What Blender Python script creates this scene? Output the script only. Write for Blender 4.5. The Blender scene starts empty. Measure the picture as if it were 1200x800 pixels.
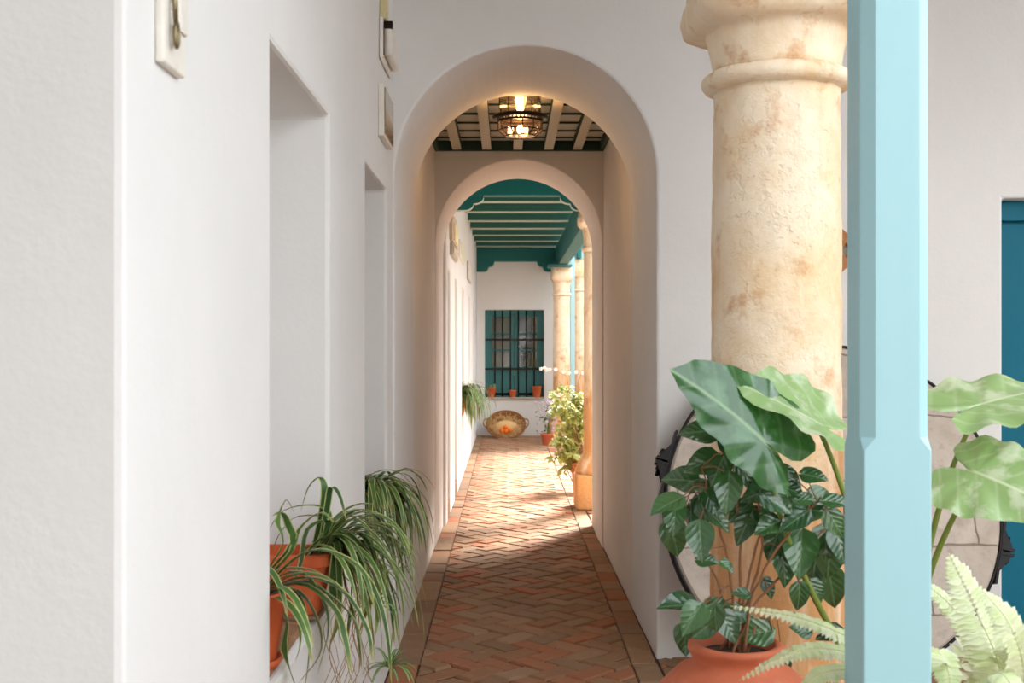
import bpy, bmesh, math, random
from mathutils import Vector, Matrix, noise
PI = math.pi
rnd = random.Random(11)
sc = bpy.context.scene
col = sc.collection
F, VX, VY, H = 1400.0, 595.0, 404.0, 1.55

def at(px, py, d):
    """world point seen at pixel (px,py) of the 1200x800 photograph, d metres in front of the camera"""
    return Vector(((px - VX) * d / F, d, H - (py - VY) * d / F))

def lin(c):
    return tuple(((v / 255) / 12.92 if v / 255 <= .04045 else ((v / 255 + .055) / 1.055) ** 2.4) for v in c)

# ------------------------------------------------------------------ materials
class NT:
    def __init__(s, name):
        s.m = bpy.data.materials.new(name); s.m.use_nodes = True
        s.t = s.m.node_tree; s.b = s.t.nodes['Principled BSDF']; s.out = s.t.nodes['Material Output']
    def n(s, kind, ins=None, **kw):
        nd = s.t.nodes.new(kind)
        for k, v in kw.items(): setattr(nd, k, v)
        for k, v in (ins or {}).items(): s.set(nd.inputs[k], v)
        return nd
    def set(s, inp, v):
        if isinstance(v, bpy.types.NodeSocket): s.t.links.new(v, inp)
        elif isinstance(v, (tuple, list)) and len(v) == 3 and inp.type == 'RGBA': inp.default_value = (*v, 1)
        else: inp.default_value = v
    def mix(s, f, a, b, mode='MIX'):
        nd = s.n('ShaderNodeMix', data_type='RGBA', blend_type=mode)
        s.set(nd.inputs[0], f); s.set(nd.inputs[6], a); s.set(nd.inputs[7], b)
        return nd.outputs[2]
    def math(s, op, a, b=0.0, c=0.0):
        nd = s.n('ShaderNodeMath', operation=op)
        s.set(nd.inputs[0], a); s.set(nd.inputs[1], b); s.set(nd.inputs[2], c)
        return nd.outputs[0]
    def ramp(s, f, stops):
        nd = s.n('ShaderNodeValToRGB'); s.set(nd.inputs[0], f)
        e = nd.color_ramp.elements
        while len(e) < len(stops): e.new(.5)
        for k, (p, c) in enumerate(stops):
            e[k].position = p; e[k].color = (*c, 1) if len(c) == 3 else c
        return nd.outputs[0]
    def coord(s, kind='Object'): return s.n('ShaderNodeTexCoord').outputs[kind]
    def noise(s, vec, scale, detail=4, rough=.55, out=0):
        return s.n('ShaderNodeTexNoise', {'Vector': vec, 'Scale': scale, 'Detail': detail, 'Roughness': rough}).outputs[out]
    def bump(s, h, strength=.3, dist=.01, normal=None):
        ins = {'Height': h, 'Strength': strength, 'Distance': dist}
        if normal is not None: ins['Normal'] = normal
        return s.n('ShaderNodeBump', ins).outputs[0]
    def fin(s, color=None, rough=None, normal=None, **kw):
        if color is not None: s.set(s.b.inputs['Base Color'], color)
        if rough is not None: s.set(s.b.inputs['Roughness'], rough)
        if normal is not None: s.set(s.b.inputs['Normal'], normal)
        for k, v in kw.items(): s.set(s.b.inputs[k.replace('_', ' ')], v)
        return s.m

def mat_plaster(name, c, var=.03):
    t = NT(name); o = t.coord()
    a = t.noise(o, 1.3, 5); b = t.noise(o, 9, 6, .6); f = t.noise(o, 60, 3)
    c2 = tuple(v * (1 - var * 2.2) for v in c)
    colr = t.mix(t.ramp(a, [(.35, (0,) * 3), (.7, (1,) * 3)]), c, c2)
    h = t.math('ADD', t.math('MULTIPLY', b, 1.0), t.math('MULTIPLY', f, .25))
    return t.fin(colr, .85, t.bump(h, .22, .012), Specular_IOR_Level=.2)

def mat_paint(name, c, rough=.45, var=.12, bump=.1):
    t = NT(name); o = t.coord()
    st = t.n('ShaderNodeMapping', {'Vector': o, 'Scale': (18, 18, 2.0)}).outputs[0]
    a = t.noise(st, 2.2, 5, .6); b = t.noise(o, 2.0, 3)
    c2 = tuple(v * (1 - var) for v in c)
    return t.fin(t.mix(t.math('MULTIPLY', a, b), c, c2), rough, t.bump(a, bump, .004), Specular_IOR_Level=.3)

def mat_plain(name, c, rough=.5, metal=0., bump=0., **kw):
    t = NT(name); o = t.coord()
    a = t.noise(o, 25, 4)
    colr = t.mix(a, tuple(v * .82 for v in c), tuple(min(1, v * 1.12) for v in c))
    return t.fin(colr, rough, t.bump(a, bump, .003) if bump else None, Metallic=metal, **kw)

def mat_stone(name):
    t = NT(name); o = t.coord()
    big = t.noise(o, 2.4, 6, .62); mid = t.noise(o, 8, 7, .65); fine = t.noise(o, 45, 5, .6)
    st = t.n('ShaderNodeMapping', {'Vector': o, 'Scale': (9, 9, 1.6)}).outputs[0]
    streak = t.noise(st, 1.2, 5, .6)
    base = t.ramp(big, [(.28, lin((214, 172, 124))), (.44, lin((232, 204, 166))), (.60, lin((240, 224, 200))), (.80, lin((224, 190, 146)))])
    base = t.mix(t.ramp(mid, [(.55, (0,) * 3), (.70, (.8,) * 3)]), base, lin((202, 150, 98)))
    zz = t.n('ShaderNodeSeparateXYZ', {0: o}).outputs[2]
    stain_shade = t.math('ADD', t.math('MULTIPLY', zz, -1.0), t.math('MULTIPLY', big, 2.6))  # orange stain low on the stone, with plant shade painted into it
    base = t.mix(t.ramp(stain_shade, [(.0, (0,) * 3), (.3, (.85,) * 3)]), base, lin((200, 142, 82)))
    base = t.mix(t.ramp(streak, [(.50, (0,) * 3), (.72, (.6,) * 3)]), base, lin((250, 232, 206)))
    base = t.mix(t.ramp(fine, [(.66, (0,) * 3), (.8, (.35,) * 3)]), base, lin((150, 104, 66)))
    rough_zone = t.ramp(t.noise(o, 1.7, 3, .5), [(.42, (0,) * 3), (.58, (1,) * 3)])
    pit = t.math('MULTIPLY', t.ramp(t.noise(o, 30, 5, .65), [(.34, (0,) * 3), (.5, (1,) * 3)]), rough_zone)
    h = t.math('ADD', t.math('MULTIPLY', mid, .6), t.math('ADD', t.math('MULTIPLY', fine, .25), t.math('MULTIPLY', pit, .35)))
    return t.fin(base, .88, t.bump(h, .5, .022), Specular_IOR_Level=.2)

def mat_brick(name):
    t = NT(name); o = t.coord()
    isl = t.n('ShaderNodeNewGeometry').outputs['Random Per Island']
    a = t.noise(o, 1.1, 4); b = t.noise(o, 14, 6, .65); fine = t.noise(o, 70, 4)
    base = t.ramp(isl, [(0, lin((142, 106, 76))), (.22, lin((178, 140, 104))), (.45, lin((164, 116, 80))), (.66, lin((190, 106, 64))), (.8, lin((188, 154, 120))), (1, lin((136, 106, 80)))])
    base = t.mix(t.ramp(a, [(.35, (0,) * 3), (.7, (.55,) * 3)]), base, lin((176, 140, 112)))
    base = t.mix(t.ramp(b, [(.52, (0,) * 3), (.75, (.5,) * 3)]), base, lin((206, 170, 140)))
    base = t.mix(t.ramp(b, [(.22, (.55,) * 3), (.40, (0,) * 3)]), base, lin((92, 62, 46)))
    base = t.mix(1.0, base, (.78, .76, .74), 'MULTIPLY')
    h = t.math('ADD', b, t.math('MULTIPLY', fine, .3))
    return t.fin(base, t.math('MULTIPLY_ADD', b, .3, .5), t.bump(h, .45, .006), Specular_IOR_Level=.35)

def mat_terracotta(name, c, wear=.5):
    t = NT(name); o = t.coord()
    a = t.noise(o, 5, 5, .6); b = t.noise(o, 28, 5, .6)
    base = t.mix(a, tuple(v * .82 for v in c), tuple(min(1, v * 1.1) for v in c))
    base = t.mix(t.ramp(a, [(.55, (0,) * 3), (.8, (wear,) * 3)]), base, lin((222, 168, 132)))
    base = t.mix(t.ramp(b, [(.6, (0,) * 3), (.8, (wear * .6,) * 3)]), base, lin((120, 66, 42)))
    return t.fin(base, .72, t.bump(b, .15, .004))

def leaf_uv(t): return t.n('ShaderNodeSeparateXYZ', {0: t.n('ShaderNodeUVMap').outputs[0]}).outputs

def mat_blade(name, mid, edge, dark, stripe_mid=False):
    """ribbon leaf: u runs along it, v across it"""
    t = NT(name); u = leaf_uv(t)
    isl = t.n('ShaderNodeNewGeometry').outputs['Random Per Island']
    off = t.math('ABSOLUTE', t.math('SUBTRACT', u[1], .5))
    f = t.ramp(off, [(.0, (1,) * 3), (.14, (0,) * 3)] if stripe_mid else [(.33, (0,) * 3), (.43, (1,) * 3)])
    base = t.mix(isl, mid, dark)
    base = t.mix(f, base, edge)
    base = t.mix(t.ramp(u[0], [(.86, (0,) * 3), (1, (.6,) * 3)]), base, lin((196, 178, 96)))
    m = t.fin(base, .38, None, Specular_IOR_Level=.5)
    return translucent(t, base, .25)

def translucent(t, base, f):
    tr = t.n('ShaderNodeBsdfTranslucent'); t.set(tr.inputs[0], base)
    mx = t.n('ShaderNodeMixShader', {0: f}); t.t.links.new(t.b.outputs[0], mx.inputs[1]); t.t.links.new(tr.outputs[0], mx.inputs[2])
    t.t.links.new(mx.outputs[0], t.out.inputs[0]); return t.m

def mat_leaf(name, c, c2, vein, veins=9., rough=.3, tr=.2, vfrac=.35, patch=None, mid=.03):
    """broad leaf: uv is (along, across) around the stalk joint at 0.5,0.5"""
    t = NT(name); u = leaf_uv(t)
    isl = t.n('ShaderNodeNewGeometry').outputs['Random Per Island']
    x = t.math('SUBTRACT', u[0], .5); y = t.math('SUBTRACT', u[1], .5); ay = t.math('ABSOLUTE', y)
    diag = t.math('SUBTRACT', x, t.math('MULTIPLY', ay, .8))
    w = t.math('ABSOLUTE', t.math('SINE', t.math('MULTIPLY', diag, veins * PI)))
    vn = t.ramp(w, [(.0, (1,) * 3), (.45, (0,) * 3)])
    md = t.ramp(ay, [(.0, (1,) * 3), (mid * .5, (1,) * 3), (mid, (0,) * 3)])
    nz = t.noise(t.n('ShaderNodeUVMap').outputs[0], 6, 4)
    base = t.mix(isl, c, c2)
    base = t.mix(t.math('MULTIPLY', nz, .4), base, tuple(v * .7 for v in c2))
    if patch: base = t.mix(t.ramp(nz, [(.5, (0,) * 3), (.62, (.6,) * 3)]), base, patch)
    allv = t.math('MAXIMUM', t.math('MULTIPLY', vn, vfrac), t.math('MULTIPLY', md, .6))
    base = t.mix(allv, base, vein)
    h = t.math('ADD', t.math('MULTIPLY', w, .6), nz)
    t.fin(base, rough, t.bump(h, .25, .006), Specular_IOR_Level=.9)
    return translucent(t, base, tr)

M = {}
M['plaster'] = mat_plaster('white_plaster', (.79, .79, .78))
M['plaster_in'] = mat_plaster('cream_plaster', (.78, .74, .69))
M['teal_post'] = mat_paint('pale_teal_paint', lin((160, 203, 211)), .4, .06, .05)
M['teal_dark'] = mat_paint('dark_teal_paint', lin((18, 104, 102)), .5, .25)
M['teal_door'] = mat_paint('blue_teal_paint', lin((0, 106, 130)), .6, .2)
M['teal_frame'] = mat_paint('deep_teal_paint', lin((8, 72, 84)), .5, .2)
M['teal_window'] = mat_paint('window_teal_paint', lin((66, 124, 126)), .5, .2)
M['joist_paint'] = mat_paint('greyish_green_joist', lin((44, 96, 86)), .5, .25)
M['joist_edge'] = mat_paint('pale_joist_edge', lin((172, 186, 170)), .6, .2)  # paler tone on the undersides of joists and corbels
M['coffer'] = mat_paint('off_white_ceiling_paint', lin((196, 192, 172)), .6, .12)
M['coffer_green'] = mat_paint('dark_green_ceiling', lin((40, 66, 54)), .6, .2)  # dark green of the edge moulding and the batten sides
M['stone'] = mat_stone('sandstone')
M['brick'] = mat_brick('terracotta_brick')
M['mortar'] = mat_plain('mortar', lin((74, 56, 42)), .95, bump=.4)
M['terra'] = mat_terracotta('orange_terracotta', lin((206, 96, 50)), .3)
M['terra_jar'] = mat_terracotta('jar_terracotta', lin((196, 104, 70)), .55)
M['soil'] = mat_plain('soil', lin((70, 52, 38)), 1, bump=.8)
M['iron'] = mat_plain('black_iron', lin((32, 30, 30)), .5, .6, .3)
M['bronze'] = mat_plain('dark_bronze', lin((46, 32, 24)), .4, .8, .1)
M['stem_green'] = mat_plain('green_stalk', lin((120, 140, 58)), .5)
M['fern_stalk'] = mat_plain('pale_fern_stalk', lin((206, 214, 150)), .6)
M['stem_wood'] = mat_plain('brown_twig', lin((140, 96, 66)), .8, bump=.3)
M['root'] = mat_plain('dry_roots', lin((150, 112, 72)), .9)
M['spider'] = mat_blade('spider_plant_leaf', lin((92, 128, 62)), lin((204, 208, 136)), lin((50, 88, 52)))
M['spider_pale'] = mat_blade('striped_plantlet_leaf', lin((92, 140, 60)), lin((226, 230, 190)), lin((70, 118, 52)), True)
M['shrub'] = mat_leaf('glossy_shrub_leaf', lin((72, 114, 62)), lin((40, 80, 44)), lin((110, 146, 104)), 11, .2, .15, .10, None, .018)
M['elephant'] = mat_leaf('elephant_ear_leaf', lin((52, 112, 38)), lin((34, 92, 34)), lin((150, 186, 130)), 8, .2, .25, .14, lin((96, 146, 98)), .011)  # its silver patch paints a sheen into the leaf colour
M['elephant_pale'] = mat_leaf('pale_elephant_ear_leaf', lin((172, 202, 140)), lin((148, 186, 116)), lin((230, 238, 208)), 8, .3, .3, .2, lin((222, 232, 204)), .011)
M['fern'] = mat_leaf('pale_fern_leaflet', lin((238, 242, 212)), lin((216, 230, 170)), lin((246, 248, 230)), 3, .5, .35, .3)
M['bush'] = mat_leaf('yellow_green_bush_leaf', lin((196, 192, 92)), lin((128, 146, 60)), lin((222, 214, 150)), 5, .5, .35, .2)
M['flower'] = mat_plain('white_petal', lin((246, 240, 232)), .6)
M['lilac'] = mat_plain('lilac_petal', lin((206, 186, 206)), .6)
M['wicker'] = None
M['straw'] = mat_plain('straw', lin((230, 190, 132)), .8)
M['orange'] = mat_plain('orange_peel', lin((244, 120, 16)), .45, bump=.4)
M['white_plastic'] = mat_plain('white_plastic', lin((232, 228, 218)), .4)
M['cream_plastic'] = mat_plain('cream_trunking', lin((216, 206, 160)), .5)
M['mirror'] = mat_plain('polished_steel', lin((176, 170, 156)), .12, 1.)
M['grey_plastic'] = mat_plain('grey_plastic', lin((176, 168, 156)), .5)
M['brass'] = mat_plain('tarnished_brass', lin((132, 120, 92)), .35, .9)
M['wood'] = mat_plain('carved_wood', lin((176, 118, 66)), .6, bump=.3)
M['grey_wood'] = mat_plain('grey_stone_plaque', lin((150, 140, 124)), .8, bump=.3)
M['pale_green'] = mat_plain('pale_green_enamel', lin((222, 222, 196)), .4)
M['tan_ceramic'] = mat_plain('tan_ceramic', lin((206, 186, 158)), .5)
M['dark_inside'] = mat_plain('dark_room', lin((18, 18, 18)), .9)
M['curtain'] = mat_plain('beige_curtain', lin((236, 222, 180)), .9)
M['cactus'] = mat_plain('cactus_green', lin((120, 138, 70)), .7, bump=.6)
def _wick():
    t = NT('woven_wicker'); o = t.coord()
    w = t.n('ShaderNodeTexWave', {'Vector': o, 'Scale': 26, 'Distortion': 1.5, 'Detail': 2}, bands_direction='Z').outputs[1]
    a = t.noise(o, 40, 4)
    base = t.mix(w, lin((142, 88, 44)), lin((204, 146, 84)))
    return t.fin(t.mix(t.math('MULTIPLY', a, .5), base, lin((120, 76, 44))), .8, t.bump(w, .6, .01))
M['wicker'] = _wick()
def _mill():
    t = NT('millstone_blocks'); o = t.coord()
    wob = t.noise(o, 3, 3, .5, 1)
    vec = t.n('ShaderNodeVectorMath', {0: o, 1: t.n('ShaderNodeVectorMath', {0: wob, 3: .10}, operation='SCALE').outputs[0]}, operation='ADD').outputs[0]
    mp = t.n('ShaderNodeMapping', {'Vector': vec, 'Location': (.44, .13, 0), 'Rotation': (0, 0, 0)}).outputs[0]
    br = t.n('ShaderNodeTexBrick', {'Vector': mp, 'Color1': (1, 1, 1), 'Color2': (.8, .8, .8), 'Mortar': (0, 0, 0), 'Scale': 1.0, 'Mortar Size': .006,
             'Mortar Smooth': .4, 'Brick Width': .46, 'Row Height': .31}).outputs[0]
    a = t.noise(o, 4, 6, .6); b = t.noise(o, 22, 5, .6)
    base = t.ramp(a, [(.3, lin((164, 152, 140))), (.5, lin((200, 190, 178))), (.7, lin((182, 168, 154)))])
    base = t.mix(t.ramp(b, [(.55, (0,) * 3), (.75, (.5,) * 3)]), base, lin((150, 128, 112)))
    base = t.mix(t.math('MULTIPLY_ADD', br, .55, .45), lin((110, 90, 78)), t.mix(.25, base, br, 'MULTIPLY'))
    h = t.math('ADD', br, t.math('MULTIPLY', b, .5))
    return t.fin(base, .9, t.bump(h, .5, .01), Specular_IOR_Level=.2)
M['mill'] = _mill()
def _glass(name, c, gl=.12):
    t = NT(name)
    tr = t.n('ShaderNodeBsdfTransparent', {0: c}); g = t.n('ShaderNodeBsdfGlossy', {0: (1, 1, 1), 'Roughness': .06})
    fr = t.n('ShaderNodeFresnel', {0: 1.45}).outputs[0]
    mx = t.n('ShaderNodeMixShader', {0: t.math('ADD', fr, gl - .05)})
    t.t.links.new(tr.outputs[0], mx.inputs[1]); t.t.links.new(g.outputs[0], mx.inputs[2])
    t.t.links.new(mx.outputs[0], t.out.inputs[0]); return t.m
M['amber_glass'] = _glass('amber_glass', (.98, .86, .66))
M['clear_glass'] = _glass('window_glass', (.95, .97, .96), .055)
def _emit(name, c, s):
    t = NT(name); t.fin(c, .4, None, Emission_Color=c, Emission_Strength=s); return t.m
M['bulb'] = _emit('lit_bulb', (1, .62, .28), 28)

# ------------------------------------------------------------------ mesh helpers
def bm_new(): return bmesh.new()

def add_box(bm, x0, x1, y0, y1, z0, z1, mtx=None, mi=0, bevel=0., seg=2):
    co = [(x, y, z) for z in (z0, z1) for y in (y0, y1) for x in (x0, x1)]
    vs = [bm.verts.new(mtx @ Vector(c) if mtx else c) for c in co]
    fs = []
    for q in ((0, 2, 3, 1), (4, 5, 7, 6), (0, 1, 5, 4), (2, 6, 7, 3), (0, 4, 6, 2), (1, 3, 7, 5)):
        f = bm.faces.new([vs[i] for i in q]); f.material_index = mi; fs.append(f)
    if bevel:
        es = list({e for f in fs for e in f.edges})
        bmesh.ops.bevel(bm, geom=es, offset=bevel, segments=seg, affect='EDGES', profile=.5)
    return vs

def add_lathe(bm, prof, c=(0, 0, 0), seg=32, mi=0, closed=False, a0=0, square=0.):
    """profile [(r,z)] spun about the vertical through c"""
    rings = []
    for r, z in prof:
        ring = []
        for k in range(seg):
            a = a0 + 2 * PI * k / seg
            ring.append(bm.verts.new((c[0] + r * math.cos(a), c[1] + r * math.sin(a), c[2] + z)))
        rings.append(ring)
    n = len(rings)
    for i in range(n if closed else n - 1):
        A, B = rings[i], rings[(i + 1) % n]
        for k in range(seg):
            f = bm.faces.new((A[k], A[(k + 1) % seg], B[(k + 1) % seg], B[k])); f.material_index = mi; f.smooth = True
    if not closed:
        if prof[0][0] > 1e-6: bm.faces.new(list(reversed(rings[0]))).material_index = mi
        if prof[-1][0] > 1e-6: bm.faces.new(rings[-1]).material_index = mi
    return rings

def add_tube(bm, pts, rad, seg=8, mi=0, cap=True):
    pts = [Vector(p) for p in pts]
    rads = rad if isinstance(rad, (list, tuple)) else [rad] * len(pts)
    rings = []; up = Vector((0, 0, 1)); prev = None
    for i, p in enumerate(pts):
        t = (pts[min(i + 1, len(pts) - 1)] - pts[max(i - 1, 0)]).normalized()
        a = prev if prev is not None else (Vector((1, 0, 0)) if abs(t.z) > .9 else up)
        s = t.cross(a)
        if s.length < 1e-6: s = t.orthogonal()
        s.normalize(); n = s.cross(t).normalized(); prev = n
        rings.append([bm.verts.new(p + (s * math.cos(2 * PI * k / seg) + n * math.sin(2 * PI * k / seg)) * rads[i]) for k in range(seg)])
    for A, B in zip(rings, rings[1:]):
        for k in range(seg):
            f = bm.faces.new((A[k], A[(k + 1) % seg], B[(k + 1) % seg], B[k])); f.smooth = True; f.material_index = mi
    if cap:
        bm.faces.new(list(reversed(rings[0]))).material_index = mi; bm.faces.new(rings[-1]).material_index = mi

def add_ball(bm, c, r, mtx=None, mi=0, sub=2, scale=(1, 1, 1)):
    res = bmesh.ops.create_icosphere(bm, subdivisions=sub, radius=r, matrix=Matrix.Translation(c) @ Matrix.Diagonal((*scale, 1)))
    for v in res['verts']:
        for f in v.link_faces: f.smooth = True; f.material_index = mi

def add_prism(bm, poly, d, mi=0):
    """poly: list of 3-D points of a planar outline; d: extrusion vector"""
    d = Vector(d)
    A = [bm.verts.new(p) for p in poly]; B = [bm.verts.new(Vector(p) + d) for p in poly]
    n = len(A)
    f0 = bm.faces.new(A); f1 = bm.faces.new(list(reversed(B)))
    fs = [f0, f1] + [bm.faces.new((A[i], B[i], B[(i + 1) % n], A[(i + 1) % n])) for i in range(n)]
    for f in fs: f.material_index = mi
    return fs

def grid_solid(xs, ys, zs, solid):
    """a block cut on a grid: solid(x,y,z) says which cells are full; only the outer skin is made"""
    bm = bm_new(); V = {}
    def v(i, j, k):
        if (i, j, k) not in V: V[i, j, k] = bm.verts.new((xs[i], ys[j], zs[k]))
        return V[i, j, k]
    nx, ny, nz = len(xs) - 1, len(ys) - 1, len(zs) - 1
    def s(i, j, k):
        if not (0 <= i < nx and 0 <= j < ny and 0 <= k < nz): return False
        return solid((xs[i] + xs[i + 1]) / 2, (ys[j] + ys[j + 1]) / 2, (zs[k] + zs[k + 1]) / 2)
    for i in range(nx):
        for j in range(ny):
            for k in range(nz):
                if not s(i, j, k): continue
                c = lambda a, b, d: v(i + a, j + b, k + d)
                if not s(i - 1, j, k): bm.faces.new((c(0,0,0), c(0,0,1), c(0,1,1), c(0,1,0)))
                if not s(i + 1, j, k): bm.faces.new((c(1,0,0), c(1,1,0), c(1,1,1), c(1,0,1)))
                if not s(i, j - 1, k): bm.faces.new((c(0,0,0), c(1,0,0), c(1,0,1), c(0,0,1)))
                if not s(i, j + 1, k): bm.faces.new((c(0,1,0), c(0,1,1), c(1,1,1), c(1,1,0)))
                if not s(i, j, k - 1): bm.faces.new((c(0,0,0), c(0,1,0), c(1,1,0), c(1,0,0)))
                if not s(i, j, k + 1): bm.faces.new((c(0,0,1), c(1,0,1), c(1,1,1), c(0,1,1)))
    bmesh.ops.dissolve_limit(bm, angle_limit=.01, verts=bm.verts, edges=bm.edges)
    return bm

def obj(name, bm, mats, parent=None, smooth=None, local=False, fix=True):
    if fix: bmesh.ops.recalc_face_normals(bm, faces=bm.faces)
    if smooth is not None:
        for f in bm.faces: f.smooth = smooth
    if parent is not None and not local:
        bmesh.ops.translate(bm, verts=bm.verts, vec=-WORLD[parent.name])
    me = bpy.data.meshes.new(name); bm.to_mesh(me); bm.free()
    for m in (mats if isinstance(mats, (list, tuple)) else [mats]): me.materials.append(m)
    o = bpy.data.objects.new(name, me); col.objects.link(o)
    if parent is not None: o.parent = parent
    WORLD[o.name] = WORLD[parent.name].copy() if (parent is not None and not local) else Vector((0, 0, 0))
    return o
WORLD = {}

def tag(o, label, cat, group=None, kind=None):
    o['label'] = label; o['category'] = cat
    if group: o['group'] = group
    if kind: o['kind'] = kind
    return o
def thing(name, label, cat, loc, group=None, rot=(0, 0, 0), kind='thing'):
    o = bpy.data.objects.new(name, None); col.objects.link(o)
    o.location = loc; o.rotation_euler = rot; o.empty_display_size = .1
    WORLD[o.name] = Vector(loc)
    return tag(o, label, cat, group, kind)
def solo(name, bm, mats, label, cat, group=None, smooth=None, kind='thing'):
    """a thing that is one mesh; origin moved to its base"""
    xs = [v.co for v in bm.verts]
    c = Vector(((min(v.x for v in xs) + max(v.x for v in xs)) / 2, (min(v.y for v in xs) + max(v.y for v in xs)) / 2, min(v.z for v in xs)))
    bmesh.ops.translate(bm, verts=bm.verts, vec=-c)
    o = obj(name, bm, mats, None, smooth); o.location = c
    return tag(o, label, cat, group, kind)
def struct(name, bm, mats, label=None, cat=None, smooth=None, parent=None):
    o = obj(name, bm, mats, parent, smooth)
    if parent is None:
        o['kind'] = 'structure'
        if label: tag(o, label, cat)
    return o
def soften(o, w=.012, seg=2):
    m = o.modifiers.new('bevel', 'BEVEL'); m.width = w; m.segments = seg; m.limit_method = 'ANGLE'; m.angle_limit = math.radians(50)
    return o

# ------------------------------------------------------------------ setting: layout constants
XL, XPL, XPR, XFL = -.572, -.56, .738, -.53
D1, D1B, D2, D2B, DW = 5.93, 7.12, 9.2, 10.27, 20.47
CEIL = 3.31

# --- floor
def herring(x0, x1, y0, y1, W, gap):
    bm = bm_new(); L = 2 * W; r2 = math.sqrt(.5)
    def rot(u, v): return ((u - v) * r2, (u + v) * r2)
    R = int((max(abs(x0), abs(x1), abs(y0), abs(y1)) * 2.2) / W)
    ybr = math.sqrt(2) * W
    for j in range(int(y0 / (2 * ybr)) - 2, int(y1 / (2 * ybr)) + 3):
        for i in range(int(x0 / ybr) - 3, int(x1 / ybr) + 4):
            # lattice: i*(1,-1)*W + j*(2,2)*W
            ou, ov = (i + 2 * j) * W, (-i + 2 * j) * W
            for (a, b, w, h) in ((0, 0, 2, 1), (2, 0, 1, 2)):
                u0, v0, u1, v1 = ou + a * W + gap, ov + b * W + gap, ou + (a + w) * W - gap, ov + (b + h) * W - gap
                cx, cy = rot((u0 + u1) / 2, (v0 + v1) / 2)
                if not (x0 - .2 < cx < x1 + .2 and y0 - .2 < cy < y1 + .2): continue
                brick(bm, [rot(u0, v0), rot(u1, v0), rot(u1, v1), rot(u0, v1)])
    for co, no in (((x0, 0, 0), (-1, 0, 0)), ((x1, 0, 0), (1, 0, 0)), ((0, y0, 0), (0, -1, 0)), ((0, y1, 0), (0, 1, 0))):
        g = list(bm.verts) + list(bm.edges) + list(bm.faces)
        bmesh.ops.bisect_plane(bm, geom=g, plane_co=co, plane_no=no, clear_outer=True)
    return bm
def brick(bm, quad, e=.009, top=0., jit=.0045):
    if jit > .002: quad = [(x + rnd.uniform(-.004, .004), y + rnd.uniform(-.004, .004)) for x, y in quad]
    cx = sum(p[0] for p in quad) / 4; cy = sum(p[1] for p in quad) / 4
    z0 = top + rnd.uniform(-jit, jit); tx, ty = rnd.uniform(-.02, .02), rnd.uniform(-.02, .02)
    lo, hi = [], []
    for (x, y) in quad:
        dx, dy = cx - x, cy - y; l = math.hypot(dx, dy)
        lo.append(bm.verts.new((x, y, top - .012)))
        xx, yy = x + dx / l * e * 1.4, y + dy / l * e * 1.4
        hi.append(bm.verts.new((xx, yy, z0 + (xx - cx) * tx + (yy - cy) * ty)))
    bm.faces.new(hi)
    for k in range(4): bm.faces.new((lo[k], lo[(k + 1) % 4], hi[(k + 1) % 4], hi[k]))
bm = bm_new(); add_box(bm, -8, 12, -10, 26, -.2, -.010)
fl = struct('floor', bm, M['mortar'])
FX0, FX1 = XL + .15, .60
obj('brick_paving', herring(FX0, FX1, .3, DW, .122, .005), M['brick'], fl)
bm = bm_new()
y = .3
while y < DW - .05:
    l = rnd.uniform(.26, .32); y1 = min(y + l, DW)
    for (a, b) in ((XL + .003, XL + .147), (.603, .735)):
        brick(bm, [(a + .003, y + .003), (b - .003, y + .003), (b - .003, y1 - .003), (a + .003, y1 - .003)])
    y = y1
obj('border_bricks', bm, M['brick'], fl)
obj('patio_paving', herring(.742, 4.6, 1.0, D1, .122, .005), M['brick'], fl)
obj('court_paving', herring(.742, 3.4, D2B + .02, DW, .122, .005), M['brick'], fl)

# --- near left wall with its two deep window niches
NZ0, NZ1 = .72, 2.285
n1a, n1b, n2a, n2b = .572*F/(VX-317), .572*F/(VX-386), .572*F/(VX-428), .572*F/(VX-453.5)
YE = .572*F/(VX-145)
def left_solid(x, y, z):
    for a, b in ((n1a, n1b), (n2a, n2b)):
        if a < y < b and NZ0 < z < NZ1 and x > -1.0: return False
    return True
bm = grid_solid([-2.6, -1.0, XL], [YE, n1a, n1b, n2a, n2b, D1], [-.05, NZ0, NZ1, CEIL + .1], left_solid)
soften(struct('wall_left', bm, M['plaster']), .014)
bm = bm_new()
for a, b in ((n1a, n1b), (n2a, n2b)):
    k = 0
    y = a + .01
    while y < b - .02:
        y1 = min(y + .155, b - .01)
        for x0 in (-1.0, -.79):
            brick(bm, [(x0 + .004, y), (x0 + .196, y), (x0 + .196, y1 - .006), (x0 + .004, y1 - .006)], top=NZ0 + .012, jit=.001)
        y = y1
struct('trim_1', bm, M['brick'], 'terracotta tiles lining the sills of the near window niches', 'sill')

# --- arched facade (one outline with the arch and the door as notches)
AC, AR, ASP = (XPL + XPR) / 2, (XPR - XPL) / 2, 2.387
def arch_poly(y, zt, xr, c, r, sp, extra=None, xl=-2.6, z0=-.02):
    p = [(xl, y, z0), (c - r, y, z0)]
    for k in range(49):
        a = PI - PI * k / 48
        p.append((c + r * math.cos(a), y, sp + r * math.sin(a)))
    p.append((c + r, y, z0))
    if extra:
        x0, x1, zt0 = extra
        p += [(x0, y, z0), (x0, y, zt0), (x1, y, zt0), (x1, y, z0)]
    p += [(xr, y, z0), (xr, y, zt), (xl, y, zt)]
    return p
TOP = 14.0  # unseen height of the arch walls, raised to shade the near patio
DX0, DX1, DZ1 = 2.456, 3.42, 2.278
bm = bm_new(); add_prism(bm, arch_poly(D1, TOP, 5.2, AC, AR, ASP, (DX0, DX1, DZ1)), (0, D1B - D1, 0))
soften(struct('wall_front', bm, M['plaster'], smooth=False), .014)
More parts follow.
